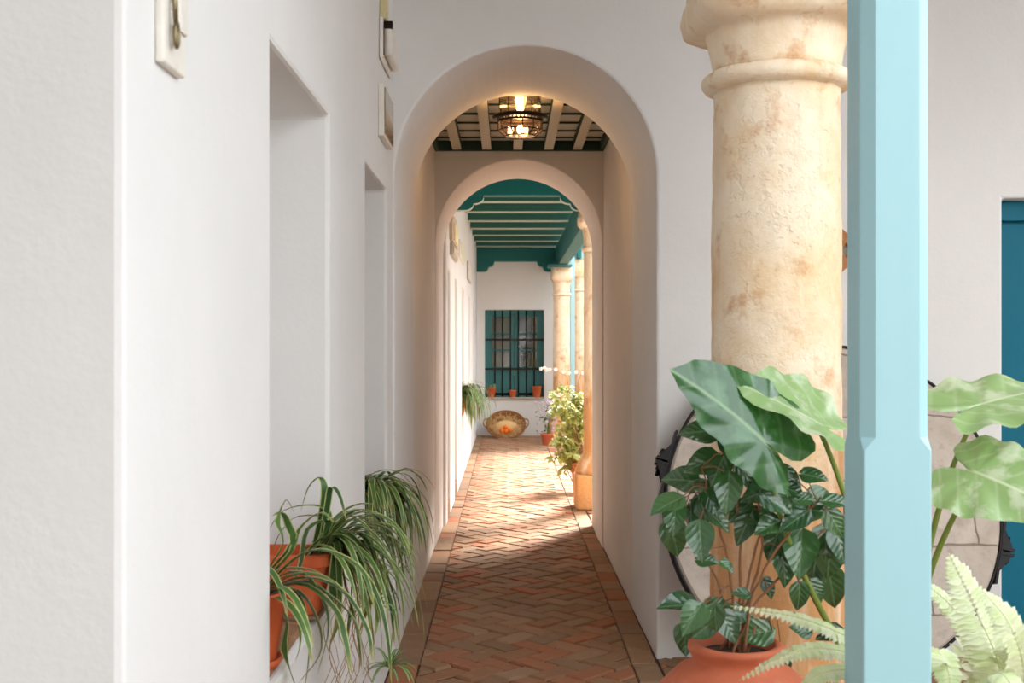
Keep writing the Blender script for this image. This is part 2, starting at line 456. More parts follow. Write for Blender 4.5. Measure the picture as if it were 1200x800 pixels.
# passage room walls
bm = bm_new(); add_box(bm, XPR, 1.1, D1B, D2, -.02, 3.4); struct('wall_right', bm, M['plaster_in'])
bm = bm_new(); add_box(bm, -1.1, XPL, D1B, D2, -.02, 3.4); struct('wall_passage', bm, M['plaster_in'])
A2C, A2R, A2S = .085, .640, 2.335
bm = bm_new(); add_prism(bm, arch_poly(D2, TOP, 5.2, A2C, A2R, A2S), (0, D2B - D2, 0))
soften(struct('wall_middle', bm, [M['plaster_in']], smooth=False), .012)

# coffered passage ceiling
bm = bm_new(); add_box(bm, XPL, XPR, D1B, D2, 3.115, 3.4)
cl = struct('ceiling_passage', bm, M['coffer'])
for X in (-.388, -.160, .077, .313, .532):
    bm = bm_new(); add_box(bm, X - .034, X + .034, D1B, D2 - .05, 3.045, 3.114)
    for f in bm.faces: f.material_index = 1 if abs(f.calc_center_median().z - 3.045) > .002 else 0
    obj('batten', bm, [M['coffer'], M['coffer_green']], cl)
for Y in (7.2, 7.47, 7.75, 8.06, 8.38, 8.70, 8.98):
    bm = bm_new(); add_box(bm, XPL + .03, XPR - .03, Y, Y + .05, 3.101, 3.1148)
    for f in bm.faces: f.material_index = 1 if abs(f.calc_center_median().z - 3.101) > .002 else 0
    obj('cross_batten', bm, [M['coffer'], M['coffer_green']], cl)
bm = bm_new(); add_box(bm, XPL, XPR, D2 - .05, D2, 3.04, 3.114); add_box(bm, XPL, XPR, D1B, D1B + .05, 3.04, 3.114)
add_box(bm, XPL, XPL + .03, D1B + .05, D2 - .05, 3.04, 3.114); add_box(bm, XPR - .03, XPR, D1B + .05, D2 - .05, 3.04, 3.114)
obj('edge_moulding', bm, M['coffer_green'], cl)

# --- near gallery ceiling (above the frame; shades the facade)
bm = bm_new(); add_box(bm, -2.6, 1.02, -6, D1, CEIL, CEIL + .15); add_box(bm, 1.02, 5.2, 3.0, D1, CEIL, CEIL + .15)
struct('ceiling_near', bm, M['plaster'])

# --- unseen white walls around the patio, their heights set to shape the light
bm = bm_new(); add_box(bm, -2.6, 5.6, -6.3, -6, -.02, 8); add_box(bm, -2.9, -2.6, -6.3, YE + .3, -.02, CEIL + .15); struct('wall_rear', bm, M['plaster'])
bm = bm_new(); add_box(bm, 5.2, 5.6, -6, D1, -.02, 2.4); add_box(bm, 5.2, 5.6, D2B, DW + .4, -.02, 3.4); struct('wall_patio', bm, M['plaster'])
# --- far gallery
far_n = [(10.55, 11.05, -.02), (11.95, 12.6, -.02), (13.75, 14.65, .72), (16.1, 17.05, .72), (18.15, 19.05, .72)]
def far_solid(x, y, z):
    for a, b, z0 in far_n:
        if a < y < b and z0 < z < 2.22 and x > -.95: return False
    return True
ys = sorted({D2B, DW} | {v for n in far_n for v in n[:2]})
bm = grid_solid([-1.3, -.95, XFL], ys, [-.02, .72, 2.22, 3.6], far_solid)
soften(struct('wall_gallery', bm, M['plaster']), .012)
bm = bm_new()
for a, b, z0 in far_n[:2]: add_box(bm, -.95, XFL - .005, a, b, -.02, .13, bevel=.01)
struct('trim_2', bm, M['brick'], 'red tiled doorsteps along the far gallery wall', 'step')
# far wall with its window hole
WX0, WX1, WZ0, WZ1 = (568-VX)*DW/F, (637.5-VX)*DW/F, H-(467-VY)*DW/F, H-(363-VY)*DW/F
bm = grid_solid([-1.3, WX0, WX1, 5.2], [DW, DW + .16, DW + .4], [-.02, WZ0, WZ1, 3.8],
                lambda x, y, z: not (WX0 < x < WX1 and WZ0 < z < WZ1))
soften(struct('wall_back', bm, M['plaster']), .01)
bm = bm_new(); add_box(bm, -1.3, 1.0, D2B, DW, 3.34, 3.42)
struct('ceiling_gallery', bm, M['teal_dark'])
# ------------------------------------------------------------------ door in the facade
door = bm_new(); add_box(door, DX0 + .03, DX1 - .03, D1 + .17, D1 + .22, .03, DZ1 - .1)
door = struct('door_1', door, M['teal_door'], 'blue-green door in a recess of the facade, right edge of the photo', 'door')
bm = bm_new()
add_box(bm, DX0, DX0 + .03, D1 + .12, D1 + .24, -.02, DZ1, bevel=.006); add_box(bm, DX1 - .03, DX1, D1 + .12, D1 + .24, -.02, DZ1, bevel=.006)
add_box(bm, DX0 + .03, DX1 - .03, D1 + .12, D1 + .24, DZ1 - .1, DZ1, bevel=.006)
obj('door_frame', bm, M['teal_door'], door)
bm = bm_new()
for k in range(6): add_box(bm, DX0 + .034 + k * .15, DX0 + .034 + k * .15 + .145, D1 + .158, D1 + .1695, .05, DZ1 - .11, bevel=.003)
obj('door_boards', bm, M['teal_door'], door)
bm = bm_new(); add_tube(bm, [(DX1 - .17, D1 + .17, 1.0), (DX1 - .17, D1 + .11, 1.0), (DX1 - .17, D1 + .11, 1.14), (DX1 - .17, D1 + .17, 1.14)], .009)
obj('door_handle', bm, M['iron'], door)

# ------------------------------------------------------------------ far window
win = bm_new()
FY = DW + .17
for (a, b, c, d) in ((WX0, WX0 + .06, WZ0, WZ1), (WX1 - .06, WX1, WZ0, WZ1), (WX0 + .06, WX1 - .06, WZ1 - .06, WZ1), (WX0 + .06, WX1 - .06, WZ0, WZ0 + .05)):
    add_box(win, a, b, FY, FY + .08, c, d, bevel=.005)
win = struct('window_1', win, M['teal_window'], 'teal casement window with iron bars in the far white wall', 'window')
xm = (WX0 + WX1) / 2
for (a, b) in ((WX0 + .06, xm - .004), (xm + .004, WX1 - .06)):
    bm = bm_new(); z0, z1 = WZ0 + .05, WZ1 - .06; s = .06
    add_box(bm, a, a + s, FY + .02, FY + .07, z0, z1, bevel=.004); add_box(bm, b - s, b, FY + .02, FY + .07, z0, z1, bevel=.004)
    pz = z0 + .46
    add_box(bm, a + s, b - s, FY + .02, FY + .07, z1 - .06, z1, bevel=.004)
    add_box(bm, a + s, b - s, FY + .03, FY + .06, z0 + .04, pz)                      # solid lower panel
    add_box(bm, a + s + .05, b - s - .05, FY + .022, FY + .04, z0 + .10, pz - .09, bevel=.006)
    add_box(bm, a + s, b - s, FY + .02, FY + .07, pz - .04, pz + .03, bevel=.004)
    h3 = (z1 - .06 - pz - .03) / 3
    for k in (1, 2): add_box(bm, a + s, b - s, FY + .025, FY + .065, pz + .03 + h3 * k - .018, pz + .03 + h3 * k + .018)
    cs = obj('casement', bm, M['teal_window'], win)
    bm = bm_new(); add_box(bm, a + s, b - s, FY + .043, FY + .047, pz + .03, z1 - .06)
    obj('pane', bm, M['clear_glass'], cs)
bm = bm_new(); NB = 24                                                            # pleated curtain behind the left casement
P = [(WX0 + .05 + i * (xm - WX0 - .05) / NB, FY + .105 + .015 * math.sin(i * 1.7)) for i in range(NB + 1)]
for (p, q) in zip(P, P[1:]):
    f = bm.faces.new([bm.verts.new((*p, WZ0 + .4)), bm.verts.new((*q, WZ0 + .4)), bm.verts.new((*q, WZ1)), bm.verts.new((*p, WZ1))])
P = [(WX1 - .2 + i * .018, FY + .105 + .015 * math.sin(i * 1.7)) for i in range(9)]
for (p, q) in zip(P, P[1:]):
    f = bm.faces.new([bm.verts.new((*p, WZ0 + .4)), bm.verts.new((*q, WZ0 + .4)), bm.verts.new((*q, WZ1)), bm.verts.new((*p, WZ1))])
bmesh.ops.solidify(bm, geom=bm.faces, thickness=.003)
obj('curtain', bm, M['curtain'], win, smooth=True)
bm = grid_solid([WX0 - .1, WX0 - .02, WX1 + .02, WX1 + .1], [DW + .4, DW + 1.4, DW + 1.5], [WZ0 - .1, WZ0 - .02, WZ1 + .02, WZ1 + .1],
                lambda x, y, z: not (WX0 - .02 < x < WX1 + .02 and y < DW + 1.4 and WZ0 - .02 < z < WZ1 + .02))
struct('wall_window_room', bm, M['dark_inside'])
gr = thing('window_grille', 'black iron bar grille over the teal far window', 'window grille', (xm, DW + .128, WZ0))
for px in (580, 588.8, 598.2, 607.5, 617, 626.3):
    x = (px - VX) * DW / F
    bm = bm_new(); add_tube(bm, [(x, DW + .128, WZ0 - .01), (x, DW + .128, WZ1 + .01)], .0125, 8); obj('bar', bm, M['iron'], gr)
for py in (397.8, 432.2):
    z = H - (py - VY) * DW / F
    bm = bm_new(); add_box(bm, WX0 - .01, WX1 + .01, DW + .116, DW + .140, z - .016, z + .016); obj('cross_bar', bm, M['iron'], gr)
bm = bm_new(); add_box(bm, WX0 + .003, WX1 - .003, DW - .068, DW + .165, WZ0 + .001, WZ0 + .022, bevel=.005)
struct('trim_3', bm, M['mill'], 'thin stone sill under the barred far window', 'sill')

# ------------------------------------------------------------------ columns
def spin_noise(bm, amp, scale, zmin=-99, zmax=99, seed=0):
    for v in bm.verts:
        if zmin < v.co.z < zmax:
            n = noise.noise(v.co * scale + Vector((seed, 0, 0))) + .5 * noise.noise(v.co * scale * 2.7)
            v.co += v.normal * amp * n
def block(bm, cx, cy, half, z0, z1, r=.03, cut=2):
    b2 = bm_new(); add_box(b2, cx - half, cx + half, cy - half, cy + half, z0, z1, bevel=r, seg=3)
    for f in b2.faces: f.smooth = True
    bmesh.ops.recalc_face_normals(b2, faces=b2.faces)
    me = bpy.data.meshes.new('tmp'); b2.to_mesh(me); b2.free(); bm.from_mesh(me); bpy.data.meshes.remove(me)
def capital_mesh(cx, cy, z0, r, half, z1, zt):
    """round bell at z0 growing into a square with soft corners at z1, up to zt"""
    bm = bm_new(); seg = 48; rings = []
    steps = []
    for k in range(6): steps.append((z0 + (z1 - z0) * k / 5, 0, r * (1 + .13 * (k / 5) ** 1.5)))
    steps += [(z1 + .004, .6, half * .90), (z1 + .03, .95, half * 1.0), (z1 + .075, 1, half * 1.03), (z1 + .115, 1, half), (z1 + .125, 1, half * .96), (zt, 1, half * .97)]
    for (z, sq, rr) in steps:
        ring = []
        for k in range(seg):
            a = 2 * PI * k / seg; c, s = math.cos(a), math.sin(a)
            n = 5.5
            g = (abs(c) ** n + abs(s) ** n) ** (-1 / n)
            q = 1 + (g - 1) * sq
            ring.append(bm.verts.new((cx + rr * q * c, cy + rr * q * s, z)))
        rings.append(ring)
    for A, B in zip(rings, rings[1:]):
        for k in range(seg): bm.faces.new((A[k], A[(k + 1) % seg], B[(k + 1) % seg], B[k])).smooth = True
    bm.faces.new(list(reversed(rings[0]))); bm.faces.new(rings[-1])
    return bm
def column(cx, cy, r, base_half, za, zc, zt, half, label, rough=1.0, zr=None):
    """za astragal height, zc underside of the capital block, zt its top"""
    t = thing('stone_column', label, 'column', (cx, cy, 0), 'stone gallery columns')
    bm = bm_new(); block(bm, cx, cy, base_half, 0, .33, .03)
    add_lathe(bm, [(base_half * .98, .33), (base_half * .97, .37), (base_half * .86, .42), (r * 1.22, .47), (r * 1.05, .52), (r, .54)], (cx, cy, 0), 40)
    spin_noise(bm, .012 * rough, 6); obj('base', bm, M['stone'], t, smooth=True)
    bm = bm_new(); n = 70
    add_lathe(bm, [(r * (1.0 - .05 * (k / n)), .5 + (za - .03 - .5) * k / n) for k in range(n + 1)], (cx, cy, 0), 64)
    bm.normal_update(); spin_noise(bm, .005 * rough, 5); spin_noise(bm, .0022 * rough, 24)
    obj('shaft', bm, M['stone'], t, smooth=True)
    bm = bm_new(); rr = r * .95; hb = .029 * (r / .2) ** .5
    add_lathe(bm, [(rr * .98, za - hb * 1.3)] + [(rr * 1.0 + .037 * (r / .2) * math.sin(PI * k / 8) ** .8, za - hb * math.cos(PI * k / 8)) for k in range(9)] + [(rr * .98, za + hb * 1.3)], (cx, cy, 0), 64)
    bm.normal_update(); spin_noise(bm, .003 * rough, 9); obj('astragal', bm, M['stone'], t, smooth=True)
    bm = capital_mesh(cx, cy, za + hb * .8, rr * 1.0, half, zc, zt)
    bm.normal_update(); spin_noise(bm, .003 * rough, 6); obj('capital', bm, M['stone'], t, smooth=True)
    return t
CX, CY = .861, 3.83
column(CX, CY, .211, .29, 2.388, 2.545, CEIL, .279, 'thick weathered sandstone column behind the leafy jar and blue post', 1.0)
column(.86, 11.4, .140, .225, 2.46, 2.66, 2.822, .19, 'sandstone column half hidden behind the second arch, on a square stone base', .8)
column(.86, 19.1, .136, .2, 2.355, 2.56, 2.78, .17, 'pale sandstone column in front of the far wall, right of the barred window', .7)
column(1.19, 19.75, .128, .18, 2.45, 2.66, 2.96, .155, 'slim pale column just behind and right of the far sandstone column', .6)

# ------------------------------------------------------------------ near blue post
PX0, PX1, PY0, PY1 = (1012-VX)*2.28/F, (1092-VX)*2.28/F, 2.28, 2.412
bm = bm_new()
zs_ = H - (520 - VY) * 2.28 / F; ch = .023
def post_ring(z, c):
    return [bm.verts.new(p) for p in ((PX0 + c, PY0, z), (PX1 - c, PY0, z), (PX1, PY0 + c, z), (PX1, PY1 - c, z), (PX1 - c, PY1, z), (PX0 + c, PY1, z), (PX0, PY1 - c, z), (PX0, PY0 + c, z))]
R = [post_ring(z, c) for z, c in ((.0, .003), (zs_ - .012, .003), (zs_ + .012, ch), (CEIL, ch))]
for A, B in zip(R, R[1:]):
    for k in range(8): bm.faces.new((A[k], A[(k + 1) % 8], B[(k + 1) % 8], B[k]))
bm.faces.new(list(reversed(R[0]))); bm.faces.new(R[-1])
post = solo('wooden_post', bm, M['teal_post'], 'pale blue-green wooden post with chamfered upper edges, in front of the stone column', 'post')

# ------------------------------------------------------------------ far gallery timbers
def corbel_poly(x_end, x_in, z0, z1):
    """carved bracket: from the support x_end to its tip x_in, underside stepping up in two curves"""
    s = 1 if x_in > x_end else -1; w = abs(x_in - x_end); p = [(x_end, z1), (x_end, z0), (x_end + s * w * .42, z0)]
    for k in range(1, 7): a = k / 6 * PI / 2; p.append((x_end + s * w * (.42 + .26 * math.sin(a)), z0 + (z1 - z0) * .45 * (1 - math.cos(a))))
    for k in range(1, 7): a = k / 6 * PI / 2; p.append((x_end + s * w * (.70 + .30 * math.sin(a)), z0 + (z1 - z0) * (.45 + .45 * (1 - math.cos(a)))))
    p.append((x_in, z1)); return p
def beam(y0, y1, label, xl, xr, zb, zt, cz, cw):
    t = thing('ceiling_beam', label, 'beam', ((xl + xr) / 2, (y0 + y1) / 2, zb), 'heavy cross beams of the far gallery')
    bm = bm_new(); add_box(bm, xl, xr, y0, y1, zb, zt, bevel=.008); obj('timber', bm, M['teal_dark'], t)
    for (a, b) in ((xl, xl + cw), (xr, xr - cw)):
        bm = bm_new(); fs = add_prism(bm, [(x, y0 + .01, z) for x, z in corbel_poly(a, b, cz, zb)], (0, y1 - y0 - .02, 0))
        bmesh.ops.recalc_face_normals(bm, faces=bm.faces)
        for f in bm.faces:
            if f.normal.z < -.15: f.material_index = 1
        obj('corbel', bm, [M['teal_dark'], M['joist_edge']], t)
    return t
beam(11.35, 11.5, 'dark teal cross beam on carved brackets, the one nearest the second arch', XFL, .80, 2.97, 3.2, 2.832, .30)
beam(20.25, 20.46, 'dark teal cross beam on carved brackets against the far wall', XFL, .80, 2.97, 3.2, 2.79, .30)
JY = [10.6, 11.75, 12.71, 13.75, 14.8, 15.87, 16.9, 17.93, 18.96, 19.95]
NTH = ['first', 'second', 'third', 'fourth', 'fifth', 'sixth', 'seventh', 'eighth', 'ninth', 'tenth']
proto = None
for k, Y in enumerate(JY):
    if proto is None:
        bm = bm_new(); add_box(bm, XFL - (.135), .96 - .135 - .0, -.06, .06, 0, .14)
        add_box(bm, XFL - .135, .96 - .135, -.064, .064, -.012, 0)
        for f in bm.faces: f.material_index = 1 if f.calc_center_median().z < .0001 else 0
        j = obj('ceiling_joist', bm, [M['joist_paint'], M['joist_edge']]); proto = j
    else: j = proto.copy(); col.objects.link(j)
    j.location = (.135, Y, 3.2)
    tag(j, f'dark teal ceiling joist with pale lower edge, {NTH[k]} counting from the second arch', 'joist', 'joists of the far gallery ceiling', 'thing')
bm = bm_new(); add_box(bm, .80, .96, D2B, DW, 2.83, 3.19, bevel=.01)
solo('long_beam', bm, M['teal_dark'], 'teal beam running lengthwise over the far column capitals', 'beam')
bm = bm_new(); add_box(bm, .64, 1.02, 18.9, 19.3, 2.785, 2.828, bevel=.006)
solo('column_cap_board', bm, M['teal_window'], 'flat teal board on top of the far sandstone capital', 'board')
sb = thing('side_beam', 'light teal double beam over the slim pale column at far right', 'beam', (2.0, 19.75, 2.97))
bm = bm_new(); add_box(bm, .97, 3.4, 19.68, 19.84, 2.97, 3.12, bevel=.008); obj('lower_timber', bm, M['teal_post'], sb)
bm = bm_new(); add_box(bm, .97, 3.4, 19.66, 19.86, 3.13, 3.34, bevel=.008); obj('upper_timber', bm, M['teal_window'], sb)
for x in (1.13, 1.45, 1.8, 2.2): 
    bm = bm_new(); add_box(bm, x, x + .07, 19.45, 19.655, 2.97, 3.34, bevel=.006); obj('rafter_end', bm, M['teal_dark'], sb)
bm = bm_new(); add_box(bm, 1.015, 1.085, 19.35, 19.42, 0, 2.97, bevel=.006)
solo('slim_post', bm, M['teal_post'], 'thin light teal post standing between the two far columns', 'post')

# ------------------------------------------------------------------ lantern on the passage ceiling
LC = Vector(((609.5 - VX) * 7.3 / F, 7.3, 0)); LX, LY = LC.x, LC.y
lt = thing('ceiling_lantern', 'lit bronze and amber glass lantern under the coffered passage ceiling', 'ceiling lamp', (LX, LY, 2.83))
zpx = lambda py, d=7.3: H - (py - VY) * d / F
bm = bm_new(); add_lathe(bm, [(.12, 3.062), (.128, 3.072), (.10, 3.085), (.06, 3.09), (.06, 3.114)], (LX, LY, 0), 32); obj('ceiling_plate', bm, M['bronze'], lt)
zb, zr0, zr1, zr2 = zpx(162), zpx(153), zpx(143.5), zpx(137)
bm = bm_new(); add_lathe(bm, [(.127, zr2 + .005), (.127, 3.066)], (LX, LY, 0), 24); 
for f in [f for f in bm.faces if len(f.verts) > 4]: bm.faces.remove(f)
obj('upper_glass', bm, M['amber_glass'], lt, smooth=True)
for a in range(8):
    bm = bm_new(); c, s = math.cos(a * PI / 4 + .2), math.sin(a * PI / 4 + .2)
    add_tube(bm, [(LX + .129 * c, LY + .129 * s, zr2), (LX + .129 * c, LY + .129 * s, 3.066)], .003, 6)
    obj('cage_bar', bm, M['bronze'], lt)
bm = bm_new()
add_lathe(bm, [(.128, zr2 - .018), (.165, zr2 - .012), (.172, zr2), (.165, zr2 + .008), (.128, zr2 + .012)], (LX, LY, 0), 40, closed=True)
add_lathe(bm, [(.128, zr1), (.140, zr1), (.140, zr1 + .012), (.128, zr1 + .012)], (LX, LY, 0), 40, closed=True)
for k in range(36):
    a = 2 * PI * k / 36; c, s = math.cos(a), math.sin(a)
    add_tube(bm, [(LX + .134 * c, LY + .134 * s, zr1 + .01), (LX + .134 * c, LY + .134 * s, zr2 - .014)], .005, 5)
obj('gallery_ring', bm, M['bronze'], lt)
prof = [(.134, zr1), (.134, zr0), (.094, zb + .012), (0.0, zb)]
bm = bm_new(); add_lathe(bm, prof, (LX, LY, 0), 12, a0=.1)
for f in [f for f in bm.faces if len(f.verts) > 4]: bm.faces.remove(f)
bmesh.ops.remove_doubles(bm, verts=bm.verts, dist=.0005)
gb_ = obj('glass_bowl', bm, M['amber_glass'], lt, smooth=False)
bm = bm_new()
for k in range(12):
    a = 2 * PI * k / 12 + .1; c, s = math.cos(a), math.sin(a)
    add_tube(bm, [(LX + r * c * 1.01, LY + r * s * 1.01, z) for r, z in prof[:3]], .0035, 5)
for r, z in prof[1:3]:
    add_tube(bm, [(LX + r * math.cos(2 * PI * k / 12 + .1) * 1.01, LY + r * math.sin(2 * PI * k / 12 + .1) * 1.01, z) for k in range(13)], .0035, 5)
obj('bowl_cage', bm, M['bronze'], gb_)
bz = zpx(123)
bm = bm_new(); add_lathe(bm, [(0.001, bz - .045), (.012, bz - .042), (.022, bz - .02), (.022, bz), (.014, bz + .02), (.012, bz + .03), (0.001, bz + .03)], (LX, LY, 0), 16)
obj('bulb', bm, M['bulb'], lt, smooth=True)
bm = bm_new(); add_lathe(bm, [(.013, bz + .03), (.013, 3.066)], (LX, LY, 0), 12); obj('bulb_socket', bm, M['bronze'], lt)
bm = bm_new(); z2 = zpx(151); add_lathe(bm, [(0.001, z2 - .03), (.012, z2 - .027), (.02, z2 - .01), (.02, z2 + .005), (.012, z2 + .02), (0.001, z2 + .022)], (LX, LY, 0), 16)
obj('bulb', bm, M['bulb'], lt, smooth=True)
pl = bpy.data.lights.new('lantern_light', 'POINT'); pl.energy = 3.0; pl.color = (1, .62, .33); pl.shadow_soft_size = .06
po = bpy.data.objects.new('lantern_light', pl); col.objects.link(po); po.parent = lt; po.location = (0, 0, zpx(142) - 2.83)

# ------------------------------------------------------------------ wall fittings, near left wall
# key board at top left
p0, p1 = .572*F/(VX-181), .572*F/(VX-207)
kb = thing('coat_hook', 'brass hook on a whitish wooden board high on the near left wall', 'hook', (XL, (p0+p1)/2, 2.0))
zb_ = H + (VY - 72) * p0 / F
bm = bm_new(); add_box(bm, XL + .0005, XL + .016, p0, p1, zb_, zb_ + .42, bevel=.004); add_box(bm, XL + .016, XL + .022, p0 + .075, p1 - .008, zb_ + .07, zb_ + .40, bevel=.003)
obj('board', bm, M['white_plastic'], kb)
hy = p0 + .035
bm = bm_new(); add_tube(bm, [(XL + .016, hy - .012, zb_ + .30), (XL + .03, hy, zb_ + .27), (XL + .034, hy + .006, zb_ + .22), (XL + .03, hy + .002, zb_ + .16), (XL + .024, hy - .006, zb_ + .11), (XL + .026, hy - .004, zb_ + .07)], .0045, 8)
add_tube(bm, [(XL + .026 , hy + .009 * math.sin(2 * PI * k / 14), zb_ + .052 + .02 * math.cos(2 * PI * k / 14)) for k in range(15)], .0042, 6)
add_ball(bm, (XL + .018, hy - .02, zb_ + .2), .007)
obj('brass_hook', bm, M['brass'], kb)

# cable trunking + emergency light + steel plate by the first arch
bm = bm_new(); add_box(bm, XL + .001, XL + .03, 5.32, 5.44, H + (VY - 24) * 5.35 / F, CEIL, bevel=.004); add_box(bm, XL + .03, XL + .034, 5.33, 5.36, H + (VY - 24) * 5.35 / F + .03, CEIL, bevel=.001)
solo('cable_trunking', bm, M['cream_plastic'], 'cream cable trunking coming down the left wall beside the first arch', 'cable duct')
el = thing('emergency_light', 'small boxed emergency light under the cream trunking beside the first arch', 'light', (XL, 5.5, 2.76))
z0, z1 = H + (VY - 80) * 5.5 / F, H + (VY - 26) * 5.4 / F
bm = bm_new(); add_box(bm, XL + .001, XL + .018, 5.3, 5.72, z0, z1, bevel=.008); obj('back_plate', bm, M['white_plastic'], el)
bm = bm_new(); add_box(bm, XL + .018, XL + .055, 5.34, 5.69, z0 + .02, z1 - .03, bevel=.016, seg=3); obj('diffuser', bm, M['white_plastic'], el)
bm = bm_new(); add_box(bm, XL + .018, XL + .058, 5.33, 5.36, z1 - .045, z1 - .012, bevel=.004); add_box(bm, XL + .018, XL + .022, 5.325, 5.335, z0 + .02, z1 - .03); obj('indicator', bm, M['bronze'], el)
z0, z1 = H + (VY - 160) * 5.3 / F, H + (VY - 100) * 5.3 / F
sp = thing('steel_plate', 'polished steel wall plate below the emergency light beside the first arch', 'plaque', (XL, 5.45, z0))
bm = bm_new(); add_box(bm, XL + .001, XL + .026, 5.27, 5.66, z0, z1, bevel=.003); obj('backing', bm, M['white_plastic'], sp)
bm = bm_new(); add_box(bm, XL + .026, XL + .032, 5.28, 5.65, z0 + .01, z1 - .01, bevel=.002); obj('plate', bm, M['mirror'], sp)

# far gallery wall fittings
ws = thing('wall_sconce', 'tan arched ceramic sconce on the far gallery left wall', 'wall lamp', (XFL, 11.35, 2.5))
y0, y1 = 10.8, 12.0; zc = 2.62
bm = bm_new(); pts = [(XFL + .001, y0, 2.50), (XFL + .001, y1, 2.50), (XFL + .001, y1, 2.66)] + [(XFL + .001, (y0 + y1) / 2 + (y1 - y0) / 2 * math.cos(PI * k / 10), 2.66 + .1 * math.sin(PI * k / 10)) for k in range(1, 10)] + [(XFL + .001, y0, 2.66)]
add_prism(bm, pts, (.03, 0, 0)); obj('back_plate', bm, M['tan_ceramic'], ws)
bm = bm_new(); add_box(bm, XFL + .031, XFL + .045, y0 + .3, y1 - .3, 2.52, 2.68, bevel=.006); obj('shade', bm, M['curtain'], ws)
def boxed(name, label, cat, y0, y1, py0, py1, m1, m2, t=.03):
    d = (y0 + y1) / 2; z0, z1 = H + (VY - py1) * d / F, H + (VY - py0) * d / F
    r = thing(name, label, cat, (XFL, d, z0))
    bm = bm_new(); add_box(bm, XFL + .001, XFL + t, y0, y1, z0, z1, bevel=.005); obj('housing', bm, m1, r)
    bm = bm_new(); add_box(bm, XFL + t, XFL + t + .01, y0 + .04, y1 - .04, z0 + .02, z1 - .02, bevel=.004); obj('cover', bm, m2, r)
boxed('meter_box', 'small grey junction box under the tan sconce in the far gallery', 'electrical box', 10.9, 11.9, 289, 303, M['grey_plastic'], M['tan_ceramic'])
boxed('wall_plaque', 'pale greenish plaque on the far gallery wall, right of the sconce', 'plaque', 12.9, 14.2, 286, 306, M['white_plastic'], M['pale_green'], .02)
boxed('thin_plaque', 'narrow white plaque furthest along the far gallery left wall', 'plaque', 15.4, 16.6, 309, 330, M['grey_plastic'], M['white_plastic'], .02)

# ------------------------------------------------------------------ carved diamond plaque on the facade
dg = thing('carved_plaque', 'diamond-shaped carved wooden plaque mostly hidden behind the thick column', 'wall ornament', (1.55, D1, 2.02))
cx, cz, hd = (961 - VX) * D1 / F, H + (VY - 294) * D1 / F, .205
def dia(s, y): return [(cx + s, y, cz), (cx, y, cz + s), (cx - s, y, cz), (cx, y, cz - s)]
bm = bm_new(); add_prism(bm, dia(hd, D1 - .001), (0, -.02, 0)); obj('back_board', bm, M['grey_wood'], dg)
bm = bm_new()
o_, i_ = dia(hd, D1 - .022), dia(hd * .74, D1 - .022)
for k in (0, 2, 3): add_prism(bm, [o_[k], o_[(k + 1) % 4], i_[(k + 1) % 4], i_[k]], (0, -.022, 0))
obj('frame', bm, M['wood'], dg)
bm = bm_new()
for s in (1, -1):
    for q in range(2):
        pts = []
        for k in range(22):
            a = k * .42; r = .052 - .0021 * k
            pts.append((cx + s * (.085 - q * .0 - .0) + r * math.cos(a) * s, D1 - .035, cz + (q - .5) * .085 + r * math.sin(a) * (1 if q else -1)))
        add_tube(bm, pts, .011, 7)
add_ball(bm, (cx, D1 - .03, cz), .035)
obj('scroll_carving', bm, M['wood'], dg)

# ------------------------------------------------------------------ millstone leaning on the facade
tl = math.radians(14); Rm = 197 * 5.63 / F
mz = Rm * math.cos(tl) + .0
ms = thing('millstone', 'large round segmented millstone with an iron hoop leaning on the facade', 'millstone', ((977 - VX) * 5.63 / F, 5.63, mz + .012), rot=(PI / 2 - tl, 0, 0))
bm = bm_new(); add_lathe(bm, [(.09, 0.0), (Rm - .02, 0.0), (Rm - .008, -.012), (Rm - .008, -.088), (.09, -.09)], (0, 0, 0), 96)
for f in [f for f in bm.faces if len(f.verts) > 8]: bm.faces.remove(f)
add_lathe(bm, [(.09, 0), (.09, -.09)], (0, 0, 0), 96)
for f in [f for f in bm.faces if len(f.verts) > 8]: bm.faces.remove(f)
bmesh.ops.remove_doubles(bm, verts=bm.verts, dist=.0005)
stone = obj('stone_blocks', bm, M['mill'], ms, local=True)
for p in stone.data.polygons: p.use_smooth = False
bm = bm_new(); add_lathe(bm, [(Rm - .007, -.006), (Rm + .006, -.006), (Rm + .006, -.086), (Rm - .007, -.086)], (0, 0, 0), 96, closed=True)
hoop = obj('iron_hoop', bm, M['iron'], ms, local=True)
for ang, mir in ((math.radians(164), 1), (math.radians(-14), -1)):
    bm = bm_new(); mt = Matrix.Rotation(ang, 4, 'Z')
    for s in (1, -1):
        for dz in (-.012, -.07):
            poly = [Vector((Rm + .004, s * .012, dz)), Vector((Rm + .062, s * .012, dz)), Vector((Rm + .054, s * .026, dz)), Vector((Rm + .004, s * .115, dz))]
            add_prism(bm, [mt @ p for p in poly], (0, 0, -.008))
        add_box(bm, Rm + .004, Rm + .068, s * .012 - .007, s * .012 + .007, -.082, -.006, mt)
    add_tube(bm, [mt @ Vector((Rm + .045, -.06, -.045)), mt @ Vector((Rm + .045, .075, -.045))], .009, 8)
    for s in (-.04, .035): add_box(bm, Rm + .032, Rm + .058, s - .009, s + .009, -.06, -.03, mt)
    add_box(bm, Rm + .0, Rm + .012, -.16, .16, -.084, -.008, mt)
    obj('clamp', bm, M['iron'], hoop, local=True)

